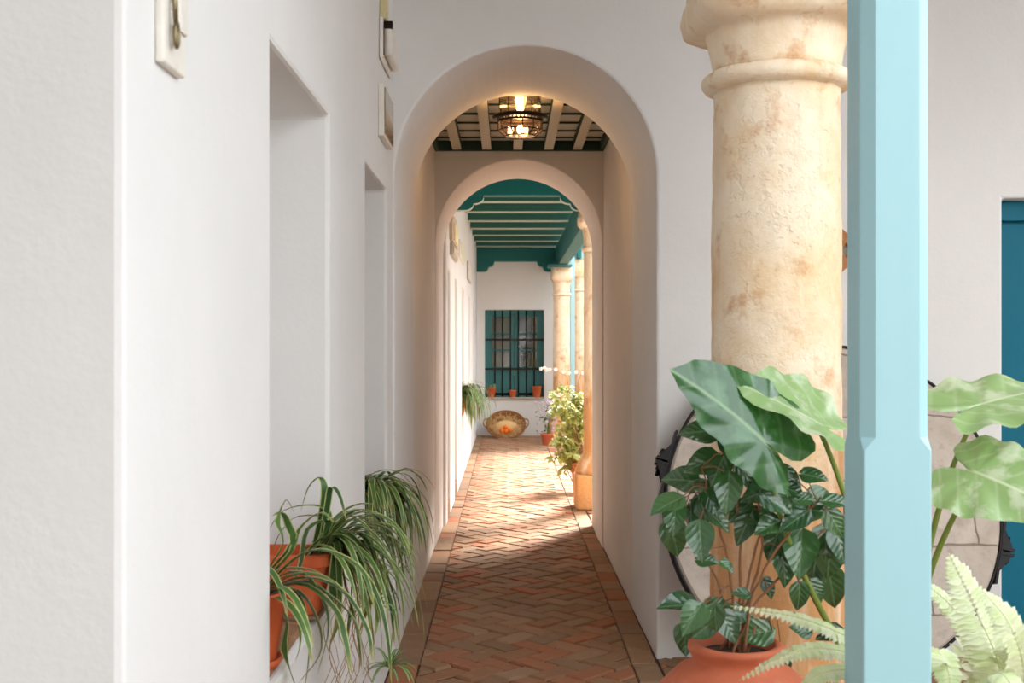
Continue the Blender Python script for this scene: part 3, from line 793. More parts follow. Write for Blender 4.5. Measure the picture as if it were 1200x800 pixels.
# ------------------------------------------------------------------ plant building blocks
UP = Vector((0, 0, 1))
def blade(bm, uv, p, dirv, L, W, grav, n=12, vee=.25, tip=.6, sideways=None):
    """one ribbon leaf starting at p along dirv and bending down under its weight"""
    p = Vector(p); d = Vector(dirv).normalized(); rows = []
    h = L / n; s = None
    for k in range(n + 1):
        t = k / n
        ss = d.cross(UP)
        if ss.length < .12: ss = s if s is not None else Vector((rnd.uniform(-1, 1), rnd.uniform(-1, 1), 0))
        ss.normalize()
        if s is not None and ss.dot(s) < 0: ss = -ss
        s = ss if s is None else (s * .6 + ss * .4).normalized()
        nrm = s.cross(d).normalized()
        w = 1.3 * W * min(1., .55 + t * 2.2) * (1 - t ** 2.2) ** tip * .5 + .0004
        rows.append([bm.verts.new(p - s * w), bm.verts.new(p - nrm * w * vee), bm.verts.new(p + s * w)])
        p = p + d * h
        d = d + Vector((0, 0, -grav * h * (.5 + 1.3 * t)))
        if sideways is not None: d = d + sideways * h
        d.normalize()
    for k in range(n):
        A, B = rows[k], rows[k + 1]
        for q in range(2):
            f = bm.faces.new((A[q], A[q + 1], B[q + 1], B[q])); f.smooth = True
            for lp, (u, v) in zip(f.loops, ((k, q), (k, q + 1), (k + 1, q + 1), (k + 1, q))): lp[uv].uv = (u / n, v / 2)
    return p

def foliage_bm():
    bm = bm_new(); return bm, bm.loops.layers.uv.new('UVMap')

def polar_leaf(bm, uv, base, axis, normal, L, prof, nth=36, nr=7, fold=.0, droop=.2, ripple=.02, rip_n=5, seed=0., roll=0., asym=(1, 1)):
    """broad leaf around its stalk joint: prof(|theta|) is the outline radius (1 at the tip)"""
    base = Vector(base); ax = Vector(axis).normalized(); no = Vector(normal); no = (no - ax * no.dot(ax)).normalized(); sd = no.cross(ax).normalized()
    rows = []
    for i in range(nr + 1):
        t = i / nr; row = []
        for k in range(nth + 1):
            th = -PI + 2 * PI * k / nth
            r = prof(abs(th)) * t
            x, y = r * math.cos(th), r * math.sin(th)
            y *= asym[0] if y > 0 else asym[1]
            z = fold * abs(y) - droop * (x * x * (1 if x > 0 else .8)) - roll * y * y + ripple * t * t * math.sin(th * rip_n + seed) 
            co = base + (ax * x + sd * y + no * z) * L
            row.append((bm.verts.new(co), (x * .5 + .5, y * .5 + .5)))
        rows.append(row)
    for i in range(nr):
        for k in range(nth):
            q = (rows[i][k], rows[i + 1][k], rows[i + 1][k + 1], rows[i][k + 1])
            if i == 0: q = (rows[0][k], rows[1][k], rows[1][k + 1])
            f = bm.faces.new([v for v, _ in q]); f.smooth = True
            for lp, (_, c) in zip(f.loops, q): lp[uv].uv = c

def interp(tab):
    def f(a):
        a = math.degrees(a)
        for (a0, r0), (a1, r1) in zip(tab, tab[1:]):
            if a <= a1:
                s = (a - a0) / (a1 - a0); s = s * s * (3 - 2 * s)
                return r0 + (r1 - r0) * s
        return tab[-1][1]
    return f
EAR = interp([(0, 1), (8, .93), (30, .70), (60, .56), (90, .52), (120, .54), (145, .56), (162, .44), (175, .14), (180, .06)])

def ovate(bm, uv, base, axis, normal, L, W, droop=.25, fold=.25, n=8, m=3, heart=.0):
    """small pointed leaf from its base; uv 0.5..1 along"""
    base = Vector(base); ax = Vector(axis).normalized(); no = Vector(normal); no = no - ax * no.dot(ax)
    if no.length < 1e-4: no = ax.orthogonal()
    no.normalize(); sd = no.cross(ax).normalized(); rows = []
    for i in range(n + 1):
        t = i / n; w = W * .5 * (math.sin(PI * min(1, t ** .62)) ** .8 if 0 < t < 1 else 0.02)
        row = []
        for k in range(-m, m + 1):
            y = k / m
            back = heart * abs(y) * (1 - t) ** 3
            co = base + ax * L * (t - back) + sd * w * y + no * (fold * abs(w * y) - droop * L * t * t + .05 * L * math.sin(7 * t + 3 * y) * abs(y))
            row.append((bm.verts.new(co), (.5 + .5 * t, .5 + .5 * y * w / W)))
        rows.append(row)
    for i in range(n):
        for k in range(2 * m):
            q = (rows[i][k], rows[i][k + 1], rows[i + 1][k + 1], rows[i + 1][k])
            f = bm.faces.new([v for v, _ in q]); f.smooth = True
            for lp, (_, c) in zip(f.loops, q): lp[uv].uv = c

def pot_round(name_parent, cx, cy, z0, r0, r1, h, mat, rim=.03, seg=40, part='pot'):
    bm = bm_new()
    add_lathe(bm, [(.02, z0), (r0 - .004, z0), (r0, z0 + .006), (r1 * .95, z0 + h - rim), (r1, z0 + h - rim + .003), (r1 * 1.04, z0 + h - .006), (r1 * 1.02, z0 + h), (r1 * .92, z0 + h), (r1 * .88, z0 + h - rim)], (cx, cy, 0), seg)
    po_ = obj(part, bm, mat, name_parent)
    bm = bm_new(); add_lathe(bm, [(r1 * .885, z0 + h - rim - .002), (r1 * .5, z0 + h - rim + .008), (.004, z0 + h - rim + .012)], (cx, cy, 0), seg)
    spin_noise(bm, .006, 30); obj('soil', bm, M['soil'], po_)

# ------------------------------------------------------------------ spider plants on the left
def az(a, e): a, e = math.radians(a), math.radians(e); return Vector((math.cos(a) * math.cos(e), math.sin(a) * math.cos(e), math.sin(e)))

def saucer(parent, cx, cy, z0, r):
    bm = bm_new(); add_lathe(bm, [(.02, z0), (r, z0), (r * 1.08, z0 + .022), (r * 1.02, z0 + .022), (r * .97, z0 + .008), (.02, z0 + .008)], (cx, cy, 0), 36)
    obj('saucer', bm, M['terra'], parent)
SZ = NZ0 + .0135
# front pot
fx, fy = -.684, n1a + .165
s1 = thing('spider_plant', 'spider plant in a tall orange terracotta pot, nearest on the first niche sill', 'potted plant', (fx, fy, SZ), 'spider plants on the left wall sills')
saucer(s1, fx, fy, SZ, .10)
pot_round(s1, fx, fy, SZ + .009, .092, .126, .185, M['terra'])
zt = SZ + .194
bm, uv = foliage_bm()
root = Vector((fx + .02, fy, zt - .02))
def px_blade(bm, uv, root, pts, W, n=14, vee=.25):
    """ribbon leaf through a smooth path of world points"""
    P = [Vector(p) for p in pts]
    # Catmull-Rom samples
    Q = []
    E = [P[0] * 2 - P[1]] + P + [P[-1] * 2 - P[-2]]
    ns = len(P) - 1
    for k in range(n + 1):
        u = k / n * ns; i = min(int(u), ns - 1); f = u - i
        a, b, c, d = E[i], E[i + 1], E[i + 2], E[i + 3]
        Q.append(.5 * ((2 * b) + (c - a) * f + (2 * a - 5 * b + 4 * c - d) * f * f + (3 * b - a - 3 * c + d) * f ** 3))
    rows = []; s = None
    for k in range(n + 1):
        t = k / n; d = (Q[min(k + 1, n)] - Q[max(k - 1, 0)]).normalized()
        ss = d.cross(UP)
        if ss.length < .15: ss = s if s is not None else Vector((.3, 1, 0))
        ss.normalize()
        if s is not None and ss.dot(s) < 0: ss = -ss
        s = ss if s is None else (s * .65 + ss * .35).normalized()
        nm = s.cross(d).normalized()
        w = 1.3 * W * min(1., .55 + t * 2.2) * (1 - t ** 2.4) ** .6 * .5 + .0004
        rows.append([bm.verts.new(Q[k] - s * w), bm.verts.new(Q[k] - nm * w * vee), bm.verts.new(Q[k] + s * w)])
    for k in range(n):
        A, B = rows[k], rows[k + 1]
        for q in range(2):
            f = bm.faces.new((A[q], A[q + 1], B[q + 1], B[q])); f.smooth = True
            for lp, (u, v) in zip(f.loops, ((k, q), (k, q + 1), (k + 1, q + 1), (k + 1, q))): lp[uv].uv = (u / n, v / 2)
def paths(bm, uv, root, lst, d0, W):
    for L in lst:
        d1 = d0 + rnd.uniform(-.12, .10)
        pts = [root + Vector((rnd.uniform(-.02, .02), rnd.uniform(-.02, .02), 0))]
        m = len(L)
        for k, (px, py) in enumerate(L): pts.append(at(px, py, d0 + (d1 - d0) * (k + 1) / m))
        px_blade(bm, uv, root, pts, W * rnd.uniform(.8, 1.2))
paths(bm, uv, root, [
    [(345, 672), (385, 678), (412, 705), (421, 760)], [(350, 676), (400, 690), (430, 735), (437, 778)], [(345, 690), (372, 725), (376, 765), (350, 800)],
    [(342, 690), (350, 720), (352, 755), (346, 775)], [(335, 720), (333, 760), (342, 790), (350, 815)], [(350, 650), (385, 645), (425, 668), (440, 715)],
    [(345, 668), (378, 700), (385, 740), (372, 790)], [(352, 683), (392, 712), (404, 745), (412, 790)], [(338, 650), (350, 620), (375, 600), (392, 612)],
    [(330, 640), (325, 610), (335, 585), (345, 600)], [(348, 680), (378, 690), (395, 715), (398, 760)], [(345, 694), (362, 735), (362, 775), (356, 812)], [(350, 682), (388, 698), (420, 735), (428, 800)], [(340, 640), (338, 615), (330, 600), (318, 605)]], fy - .02, .023)
for k in range(9):
    blade(bm, uv, root + Vector((rnd.uniform(-.04, .04), rnd.uniform(-.04, .04), 0)), az(rnd.uniform(-110, 10), rnd.uniform(10, 60)), rnd.uniform(.25, .40), .019, rnd.uniform(5, 9))
obj('foliage', bm, M['spider'], s1, fix=False)

# planter behind it
rx0, rx1, ry0, ry1 = -.90, -.528, 3.52, 3.74
s2 = thing('spider_plant', 'big trailing spider plant in an oblong orange planter at the back of the first niche', 'potted plant', ((rx0 + rx1) / 2, (ry0 + ry1) / 2, SZ), 'spider plants on the left wall sills')
bm = bm_new()
def rrect(z, g, rr=.045, k=5):
    out = []
    x0, x1, y0, y1 = rx0 + g, rx1 - g, ry0 + g * .8, ry1 - g * .8
    for (cx_, cy_, a0) in ((x1 - rr, y1 - rr, 0), (x0 + rr, y1 - rr, 90), (x0 + rr, y0 + rr, 180), (x1 - rr, y0 + rr, 270)):
        for q in range(k + 1): a = math.radians(a0 + 90 * q / k); out.append(bm.verts.new((cx_ + rr * math.cos(a), cy_ + rr * math.sin(a), z)))
    return out
prh = SZ + .012
R = [rrect(z, g) for z, g in ((prh, .042), (prh + .005, .040), (prh + .145, .010), (prh + .148, .0), (prh + .176, 0), (prh + .182, .005), (prh + .182, .022), (prh + .15, .026))]
for A, B in zip(R, R[1:]):
    n = len(A)
    for k in range(n): bm.faces.new((A[k], A[(k + 1) % n], B[(k + 1) % n], B[k]))
bm.faces.new(list(reversed(R[0]))); bm.faces.new(R[-1])
obj('planter', bm, M['terra'], s2, smooth=False)
bm = bm_new(); add_box(bm, rx0 + .03, rx1 - .03, ry0 + .022, ry1 - .022, SZ, SZ + .0115, bevel=.003)
obj('brick_stand', bm, M['brick'], s2)
bm, uv = foliage_bm(); root = Vector((-.57, 3.6, prh + .185))
paths(bm, uv, root, [
    [(385, 600), (360, 592), (330, 600), (314, 622)], [(384, 590), (388, 570), (398, 580), (406, 610)], [(380, 585), (376, 560), (362, 570), (352, 600)],
    [(400, 608), (430, 600), (452, 625), (459, 655)], [(398, 612), (425, 612), (440, 650), (447, 700)], [(400, 620), (432, 650), (458, 700), (468, 758)],
    [(395, 625), (420, 645), (428, 690), (433, 735)], [(396, 630), (412, 670), (410, 720), (404, 770)], [(393, 632), (398, 680), (396, 725), (385, 760)],
    [(398, 622), (418, 660), (441, 710), (440, 745)], [(390, 610), (350, 605), (328, 625), (318, 650)], [(399, 615), (419, 608), (446, 640), (452, 690)],
    [(396, 640), (405, 685), (418, 735), (424, 785)], [(385, 610), (360, 620), (352, 660), (340, 690)], [(395, 630), (425, 665), (432, 700), (420, 745)],
    [(394, 640), (390, 690), (402, 740), (412, 765)], [(400, 628), (440, 660), (462, 690), (471, 722)]], 3.56, .021)
for k in range(54):
    a = rnd.uniform(-50, 62)
    blade(bm, uv, root + Vector((rnd.uniform(-.05, .06), rnd.uniform(-.07, .07), rnd.uniform(-.02, .02))), az(a, rnd.uniform(5, 60)), rnd.uniform(.3, .52), rnd.uniform(.014, .021), rnd.uniform(6, 13), 14)
obj('foliage', bm, M['spider'], s2, fix=False)
bm = bm_new()
for k in range(16):
    p = Vector((-.45 + rnd.uniform(-.07, .07), 3.45 + rnd.uniform(-.1, .1), .86 + rnd.uniform(-.05, .04))); pts = [p.copy()]
    q = rnd.uniform(0, 6)
    for i in range(9):
        p = p + Vector((.016 * math.sin(q + i * 1.3), .016 * math.cos(q + i * 1.7), -rnd.uniform(.028, .042))); pts.append(p.copy())
    add_tube(bm, pts, .0011, 4)
obj('hanging_root', bm, M['root'], s2)
# stolons with plantlets
bm = bm_new()
st1 = [Vector((-.56, 3.6, prh + .17)), at(445, 640, 3.55), at(462, 720, 3.55), at(456, 782, 3.6)]
add_tube(bm, [st1[0], (st1[0] + st1[1]) / 2 + Vector((0, 0, .03)), st1[1], st1[2], st1[3]], .0016, 5)
add_tube(bm, [st1[0], at(420, 690, 3.5), at(438, 708, 3.5)], .0016, 5)
rn = obj('runner', bm, M['stem_green'], s2)
bm, uv = foliage_bm()
for k in range(20): blade(bm, uv, st1[3], az(k * 137.5, rnd.uniform(15, 65)), rnd.uniform(.07, .12), .009, 22, 8)
rn2 = obj('plantlet', bm, M['spider_pale'], rn, fix=False); bm, uv = foliage_bm()
for k in range(14): blade(bm, uv, at(438, 706, 3.5), az(k * 137.5, rnd.uniform(-10, 45)), rnd.uniform(.07, .13), .008, 18, 8)
rn2 = obj('plantlet', bm, M['spider_pale'], rn, fix=False)

# plant in the second niche
gx, gy = -.655, 5.02
s3 = thing('spider_plant', 'bushy spider plant in the second niche, nearest the first arch', 'potted plant', (gx, gy, SZ), 'spider plants on the left wall sills')
saucer(s3, gx, gy, SZ, .10); pot_round(s3, gx, gy, SZ + .009, .09, .125, .20, M['terra'])
bm, uv = foliage_bm(); root = Vector((gx + .05, gy, SZ + .20))
for k in range(90):
    blade(bm, uv, root + Vector((rnd.uniform(-.05, .06), rnd.uniform(-.05, .05), 0)), az(rnd.gauss(-15, 55), rnd.uniform(5, 55)), rnd.uniform(.26, .44), rnd.uniform(.015, .022), rnd.uniform(8, 14), 12)
paths(bm, uv, root, [[(455, 560), (475, 548), (490, 560), (494, 595)], [(450, 562), (466, 560), (484, 590), (487, 640)], [(445, 570), (470, 585), (482, 620), (481, 655)],
    [(440, 565), (432, 556), (430, 580)], [(460, 575), (470, 610), (472, 640), (466, 665)]], 5.0, .021)
obj('foliage', bm, M['spider'], s3, fix=False)
bm, uv = foliage_bm()
for k in range(12): blade(bm, uv, at(466, 672, 4.9), az(k * 137.5, rnd.uniform(0, 50)), rnd.uniform(.07, .12), .008, 18, 8)
pl2 = obj('plantlet', bm, M['spider_pale'], s3, fix=False)
bm = bm_new(); add_tube(bm, [root, at(470, 600, 4.9), at(466, 672, 4.9)], .0016, 5); obj('runner', bm, M['stem_green'], s3)

# plant on the far gallery sill
hx, hy = -.62, 14.1
s4 = thing('spider_plant', 'spider plant trailing from the far gallery niche beside the barred window', 'potted plant', (hx, hy, .722), 'spider plants on the left wall sills')
pot_round(s4, hx, hy, .722, .10, .14, .2, M['terra'])
bm, uv = foliage_bm(); root = Vector((hx + .08, hy, .93))
for k in range(110):
    blade(bm, uv, root + Vector((rnd.uniform(-.08, .1), rnd.uniform(-.1, .1), 0)), az(rnd.gauss(-20, 60), rnd.uniform(20, 80)), rnd.uniform(.3, .62), .02, rnd.uniform(9, 16), 9)
obj('foliage', bm, M['spider'], s4, fix=False)

# ------------------------------------------------------------------ big jar with the glossy shrub
JX, JY_ = (862 - VX) * 3.2 / F, 3.2
jar = thing('jar_planter', 'round terracotta jar with a glossy dark-leaved shrub in front of the thick column', 'potted plant', (JX, JY_, 0))
zr = H - (752 - VY) * 3.2 / F
k_ = zr / .76
prof = [(.13, 0), (.14, .01), (.19, .12), (.235, .28), (.252, .42), (.240, .54), (.205, .635), (.150, .69), (.117, .706), (.112, .715), (.118, .73), (.126, .742), (.126, .755), (.118, .76), (.104, .758), (.100, .72), (.10, .70)]
bm = bm_new(); add_lathe(bm, [(r, z * k_) for r, z in prof], (JX, JY_, 0), 64); bm.normal_update(); spin_noise(bm, .003, 7)
jr_ = obj('jar', bm, M['terra_jar'], jar)
bm = bm_new(); add_lathe(bm, [(.102, .728 * k_), (.05, .735 * k_), (.003, .737 * k_)], (JX, JY_, 0), 24); spin_noise(bm, .005, 40); obj('soil', bm, M['soil'], jr_)
sroot = Vector((JX, JY_, .725 * k_))
mains = [[(858, 700), (850, 640), (832, 585), (822, 548)], [(866, 700), (868, 630), (862, 570), (858, 535)], [(872, 700), (885, 640), (905, 600), (926, 565)],
         [(884, 708), (915, 675), (948, 640), (975, 612)], [(850, 715), (842, 680), (815, 640), (800, 600)], [(878, 705), (902, 655), (930, 618), (958, 588)],
         [(848, 735), (835, 725), (822, 718)], [(890, 725), (930, 718), (965, 738)], [(880, 700), (893, 640), (890, 600), (884, 560)]]
bm = bm_new(); nodes = []
for L in mains:
    dd = rnd.uniform(-.14, .06); pts = [sroot + Vector((rnd.uniform(-.04, .04), rnd.uniform(-.03, .03), 0))]
    for k, (px, py) in enumerate(L): pts.append(at(px, py, 3.2 + dd * (k + 1) / len(L)))
    fine = []
    for a, b in zip(pts, pts[1:]):
        for q in range(4): fine.append(a.lerp(b, q / 4) + Vector((rnd.uniform(-1, 1), rnd.uniform(-1, 1), 0)) * .003)
    fine.append(pts[-1]); n = len(fine)
    add_tube(bm, fine, [.0048 * (1 - .6 * k / n) for k in range(n)], 7)
    nodes += fine[4:]
LV = [(818,505,36,180,0),(871,496,24,0,0),(880,527,32,-60,0),(858,532,28,200,.3),(822,543,36,200,0),(840,552,32,-120,.5),(876,560,32,-60,.6),(853,578,40,-100,.8),(797,561,34,170,.2),(829,573,26,-20,.5),
      (780,591,36,-160,1),(790,609,32,-100,1),(810,607,24,-90,0),(791,632,38,-75,0),(821,635,38,-90,1),(843,610,32,-40,.3),(825,598,30,-70,.1),(830,656,22,0,.4),(852,664,16,-40,.8),(797,707,42,165,.6),
      (811,725,34,-130,.8),(838,725,26,-90,.8),(842,707,26,10,.5),(854,735,32,-60,.3),(803,750,30,-90,0),(823,738,26,-140,.2),(884,742,34,190,0),(868,695,18,170,.5),(872,619,34,-120,.3),(892,605,32,0,.4),
      (900,617,32,-160,.5),(907,637,36,-110,0),(938,650,46,-100,.9),(968,637,34,-90,.7),(948,597,42,0,.3),(972,655,42,-90,0),(920,665,36,-80,0),(937,700,28,-90,0),(957,693,24,-60,.1),(970,742,26,200,0),
      (918,780,24,-80,.1),(938,737,22,160,0),(926,558,30,-30,.5),(927,573,30,-20,.4),(955,558,26,-10,.5),(964,582,28,-20,.2),(982,587,26,0,.9),(892,576,40,190,.4),(896,560,32,-70,0),(945,585,24,0,.1),
      (980,615,30,-60,.2),(975,690,40,-80,0),(955,665,36,-100,0),(985,640,34,-80,.1),(930,610,34,-150,.5),(912,590,34,-30,.3),(866,600,28,-140,.1),(835,590,26,-60,.4),(900,690,22,-60,.1),(870,720,28,-20,.2),(848,515,24,120,.5),(866,488,14,60,.9),(845,492,12,120,.9)]
bl, uvl = foliage_bm()
for (px, py, sz, ang, light) in LV:
    d = 3.2 - .10 * light + rnd.uniform(-.10, .10) + (.06 if light == 0 else 0)
    c = at(px, py, d); a = math.radians(ang); L = sz * d / F * 1.22
    axd = Vector((math.cos(a), rnd.uniform(-.35, .1) - .25 * light, math.sin(a)))
    axd.normalize(); base = c - axd * L * .5
    nrm = Vector((rnd.uniform(-.35, .35), -.75, .45 + .75 * light + rnd.uniform(-.2, .2)))
    ovate(bl, uvl, base, axd, nrm, L, L * rnd.uniform(.68, .86), rnd.uniform(.05, .28), rnd.uniform(.1, .4), heart=.12)
    nd = min(nodes, key=lambda q: (q - base).length)
    mid = nd.lerp(base, .5) + Vector((0, 0, .012))
    add_tube(bm, [nd, mid, base], .0018, 5)
obj('stems', bm, M['stem_wood'], jar)
obj('foliage', bl, M['shrub'], jar, fix=False)
for (px, py) in ((836, 487), (856, 487), (851, 496), (861, 506), (873, 478)):
    bm = bm_new(); add_ball(bm, at(px, py, 3.12), .0055, sub=1); obj('bud', bm, M['stem_green'], jar)

# ------------------------------------------------------------------ elephant ear
EX, EY = 1.10, 3.27
ee = thing('elephant_ear_plant', 'elephant ear plant with huge pale and dark leaves behind the blue post', 'potted plant', (EX, EY, 0))
pot_round(ee, EX, EY, .0, .13, .17, .34, M['terra_jar'])
er = Vector((EX, EY, .33))
ears = [  # joint, tip, normal, dark?, size, roll
    ('d', at(896, 517, 3.02), at(800, 425, 2.98), (.25, -.86, .42), .18, .30, (.66, 1.12)),
    ('p', at(957, 494, 3.12), at(862, 440, 3.05), (-.10, -.50, .86), .10, -.25, (.8, 1.2)),
    ('p', at(1150, 473, 3.2), at(1262, 440, 3.30), (-.10, -.30, .95), .12, -.10, (1, 1)),
    ('p', at(1144, 553, 3.06), at(1240, 590, 2.86), (-.30, -.74, .62), .14, .05, (1, 1.1))]

for (kind, j, tip, nrm, droop, roll, asym) in ears:
    b, u = foliage_bm(); bs = bm_new()
    L = (tip - j).length
    polar_leaf(b, u, j, tip - j, nrm, L, EAR, 56, 9, .0, droop, .035, 9, rnd.uniform(0, 6), roll, asym)
    ctrl = j + Vector(((EX - .05 - j.x) * .45, (EY - j.y) * .3, -.20))
    c2 = er + Vector((-.03 + (j.x - EX) * .1, 0, .55 if j.x > EX else .38))
    if kind == 'd': ctrl = j + Vector((.10, .22, -.42)); c2 = er + Vector((-.10, .10, .35))
    pts = []
    for k in range(13):
        t = k / 12; pts.append((1-t)**3 * er + 3*(1-t)**2*t * c2 + 3*(1-t)*t*t * ctrl + t**3 * (j + Vector((0, .006, -.004))))
    add_tube(bs, pts, [.012 - .006 * k / 12 for k in range(13)], 8)
    lf = obj('leaf', b, M['elephant'] if kind == 'd' else M['elephant_pale'], ee, fix=False)
    if kind == 'd': lf['label'] = 'huge dark green heart-shaped leaf in front of the column'
    obj('stalk', bs, M['stem_green'], lf)

# ------------------------------------------------------------------ fern
FX, FYY = .93, 2.70
fe = thing('potted_fern', 'pale variegated sword fern spreading around the foot of the blue post', 'potted plant', (FX, FYY, 0))
pot_round(fe, FX, FYY, 0, .11, .155, .50, M['terra_jar'])
fr = Vector((FX, FYY, .48))
def frond(pts, wid, n=44, flat=.5):
    bf, uf = foliage_bm()
    P = [Vector(p) for p in pts]; E = [P[0] * 2 - P[1]] + P + [P[-1] * 2 - P[-2]]; ns = len(P) - 1; Q = []
    for k in range(n + 1):
        u = k / n * ns; i = min(int(u), ns - 1); f = u - i; a, b, c, d = E[i:i + 4]
        Q.append(.5 * ((2 * b) + (c - a) * f + (2 * a - 5 * b + 4 * c - d) * f * f + (3 * b - a - 3 * c + d) * f ** 3))
    add_tube(bf, Q, [.0028 - .002 * k / n for k in range(n + 1)], 5, mi=1)
    for k in range(2, n):
        t = k / n; d = (Q[k + 1] - Q[k - 1]).normalized(); s = d.cross(Vector((0, -flat, 1))).normalized(); nm = s.cross(d).normalized()
        if nm.z < 0: nm = -nm
        w = wid * min(1, .35 + t * 2.2) * (1 - t ** 2.5) ** .75 + .003
        for sg in (1, -1):
            ax = (s * sg + d * .30 - nm * rnd.uniform(.0, .25)).normalized()
            ovate(bf, uf, Q[k], ax, nm, w * rnd.uniform(.9, 1.08), min(.02, w * .7), .12, .25, 4, 1)
    obj('frond', bf, [M['fern'], M['fern_stalk']], fe, fix=False)
frond([fr, at(1030, 770, 2.6), at(985, 742, 2.55), at(930, 722, 2.55), at(856, 710, 2.6)], .034, 46)
frond([fr, at(1030, 785, 2.55), at(985, 762, 2.5), at(930, 764, 2.48), at(866, 797, 2.5)], .036, 46)
frond([fr, at(1150, 850, 2.62), at(1172, 790, 2.60), at(1144, 715, 2.60), at(1112, 648, 2.62)], .085, 50, 1.6)
frond([fr, at(1170, 850, 2.5), at(1200, 800, 2.45), at(1185, 735, 2.42), at(1150, 690, 2.45)], .06, 44, 1.6)
frond([fr, at(1150, 810, 2.7), at(1150, 760, 2.74), at(1115, 710, 2.78), at(1080, 680, 2.8)], .045, 40, 1.2)
frond([fr, at(1080, 790, 2.5), at(1099, 765, 2.54), at(1112, 790, 2.5), at(1112, 830, 2.48)], .045, 34)
frond([fr, at(1180, 800, 2.6), at(1200, 760, 2.55), at(1215, 760, 2.5), at(1235, 790, 2.5)], .06, 36, 1.2)
frond([fr, at(1040, 800, 2.5), at(1000, 785, 2.45), at(960, 790, 2.42), at(930, 815, 2.42)], .036, 40)
frond([fr, at(1120, 790, 2.8), at(1165, 735, 2.86), at(1180, 720, 2.9), at(1205, 750, 2.95)], .05, 36, 1.2)
frond([fr, at(1130, 830, 2.5), at(1150, 800, 2.42), at(1175, 790, 2.36), at(1200, 830, 2.3)], .055, 36)
frond([fr, at(1060, 760, 2.8), at(1050, 700, 2.85), at(1040, 690, 2.9), at(1020, 720, 2.95)], .05, 34)

# ------------------------------------------------------------------ far bush and small far plants
BX, BY = .66, 13.4
BPX, BPY = .775, 12.55
bu = thing('potted_bush', 'sunlit yellow-green bush trailing from a pot beside the far columns', 'potted plant', (BPX, BPY, 0))
pot_round(bu, BPX, BPY, 0, .085, .115, .32, M['terra_jar'])
bs = bm_new(); bl, ul = foliage_bm(); br_ = Vector((BPX, BPY, .3)); BY = 12.7
tips = []
for k in range(52):
    px, py = rnd.gauss(667, 14), rnd.uniform(452, 558)
    if py > 520: px = rnd.gauss(668, 8)
    px = min(max(px, 646), 690)
    tips.append(at(px, py, BY + rnd.uniform(-.30, .30)))
for tp in tips:
    top = br_.lerp(tp, .5); top.z = max(br_.z, tp.z) + rnd.uniform(.02, .12)
    pts = [(1 - s) ** 2 * br_ + 2 * s * (1 - s) * top + s * s * tp for s in [q / 8 for q in range(9)]]
    add_tube(bs, pts, .003, 4)
    for q in range(3, 9):
        for _ in range(6):
            a = Vector((rnd.uniform(-1, 1), rnd.uniform(-1, .6), rnd.uniform(-.9, .5))); L = rnd.uniform(.045, .08)
            ovate(bl, ul, pts[q] + Vector((rnd.uniform(-.03, .03), rnd.uniform(-.03, .03), rnd.uniform(-.03, .03))), a, (rnd.uniform(-.5, .5), -.5, .8), L, L * .6, .2, .2, 4, 1)
w1 = [br_, at(664, 440, BY - .1), at(650, 434, BY - .2), at(634, 432, BY - .3)]; add_tube(bs, w1, .0025, 4)
w2 = [br_, at(678, 445, BY), at(682, 436, BY), at(690, 438, BY)]; add_tube(bs, w2, .0025, 4)
bw = bm_new()
for (px, py) in ((634, 432), (638, 431), (644, 433), (651, 433), (660, 436), (667, 437), (675, 436), (683, 437), (640, 434), (656, 462), (662, 466), (684, 470)):
    c = at(px, py, BY - .2)
    for q in range(5): add_ball(bw, c + Vector((.012 * math.cos(q * 1.257), -.004, .012 * math.sin(q * 1.257))), .009, sub=1, scale=(1, .5, 1))
obj('stems', bs, M['stem_wood'], bu); obj('foliage', bl, M['bush'], bu, fix=False); obj('blossom', bw, M['flower'], bu)
lp = thing('flowering_plant', 'small white and lilac flowering plant at the foot of the far sandstone column', 'potted plant', (.62, 18.5, 0))
pot_round(lp, .62, 18.5, 0, .08, .11, .18, M['terra_jar'])
bl, ul = foliage_bm(); bw = bm_new(); bs = bm_new()
for k in range(60):
    a = Vector((rnd.uniform(-1, 1), rnd.uniform(-1, 1), rnd.uniform(-.2, 1))); c = Vector((.62, 18.5, .3)) + Vector((rnd.gauss(0, .07), rnd.gauss(0, .07), rnd.uniform(-.12, .3)))
    ovate(bl, ul, c, a, UP, .06, .035, .2, .2, 4, 1)
for k in range(22):
    c = Vector((.62, 18.5, .5)) + Vector((rnd.gauss(0, .08), rnd.gauss(0, .08), rnd.uniform(-.35, .22)))
    for q in range(4): add_ball(bw, c + Vector((.018 * math.cos(q * 1.57), -.006, .018 * math.sin(q * 1.57))), .014, sub=1, scale=(1, .6, 1))
    add_tube(bs, [(.62, 18.5, .16), c], .002, 4)
obj('foliage', bl, M['shrub'], lp, fix=False); obj('blossom', bw, M['lilac'], lp); obj('stems', bs, M['stem_green'], lp)

# ------------------------------------------------------------------ pots on the far window sill
SWZ = WZ0 + .0225
def spot(px, r, h, label, y=DW - .07 + .075):
    x = (px - VX) * DW / F
    t = thing('flower_pot', label, 'flower pot', (x, y, SWZ), 'small pots on the far window sill')
    pot_round(t, x, y, SWZ, r * .74, r, h, M['terra'], .022, 24); return t, x, y
YS = DW - .005 + .01
t, x, y = spot(576, .075, .165, 'terracotta pot with a small cactus, left end of the barred window sill', DW + .022)
bm = bm_new(); add_ball(bm, (x + .045, y - .01, SWZ + .17), .035, sub=2, scale=(.8, .8, 2.0)); add_ball(bm, (x - .02, y, SWZ + .17), .03, sub=2, scale=(.8, .8, 1.4)); obj('cactus', bm, M['cactus'], t)
spot(601, .062, .125, 'small empty terracotta pot in the middle of the barred window sill', DW + .022)
spot(629, .082, .19, 'larger bright terracotta pot, right end of the barred window sill', DW + .022)

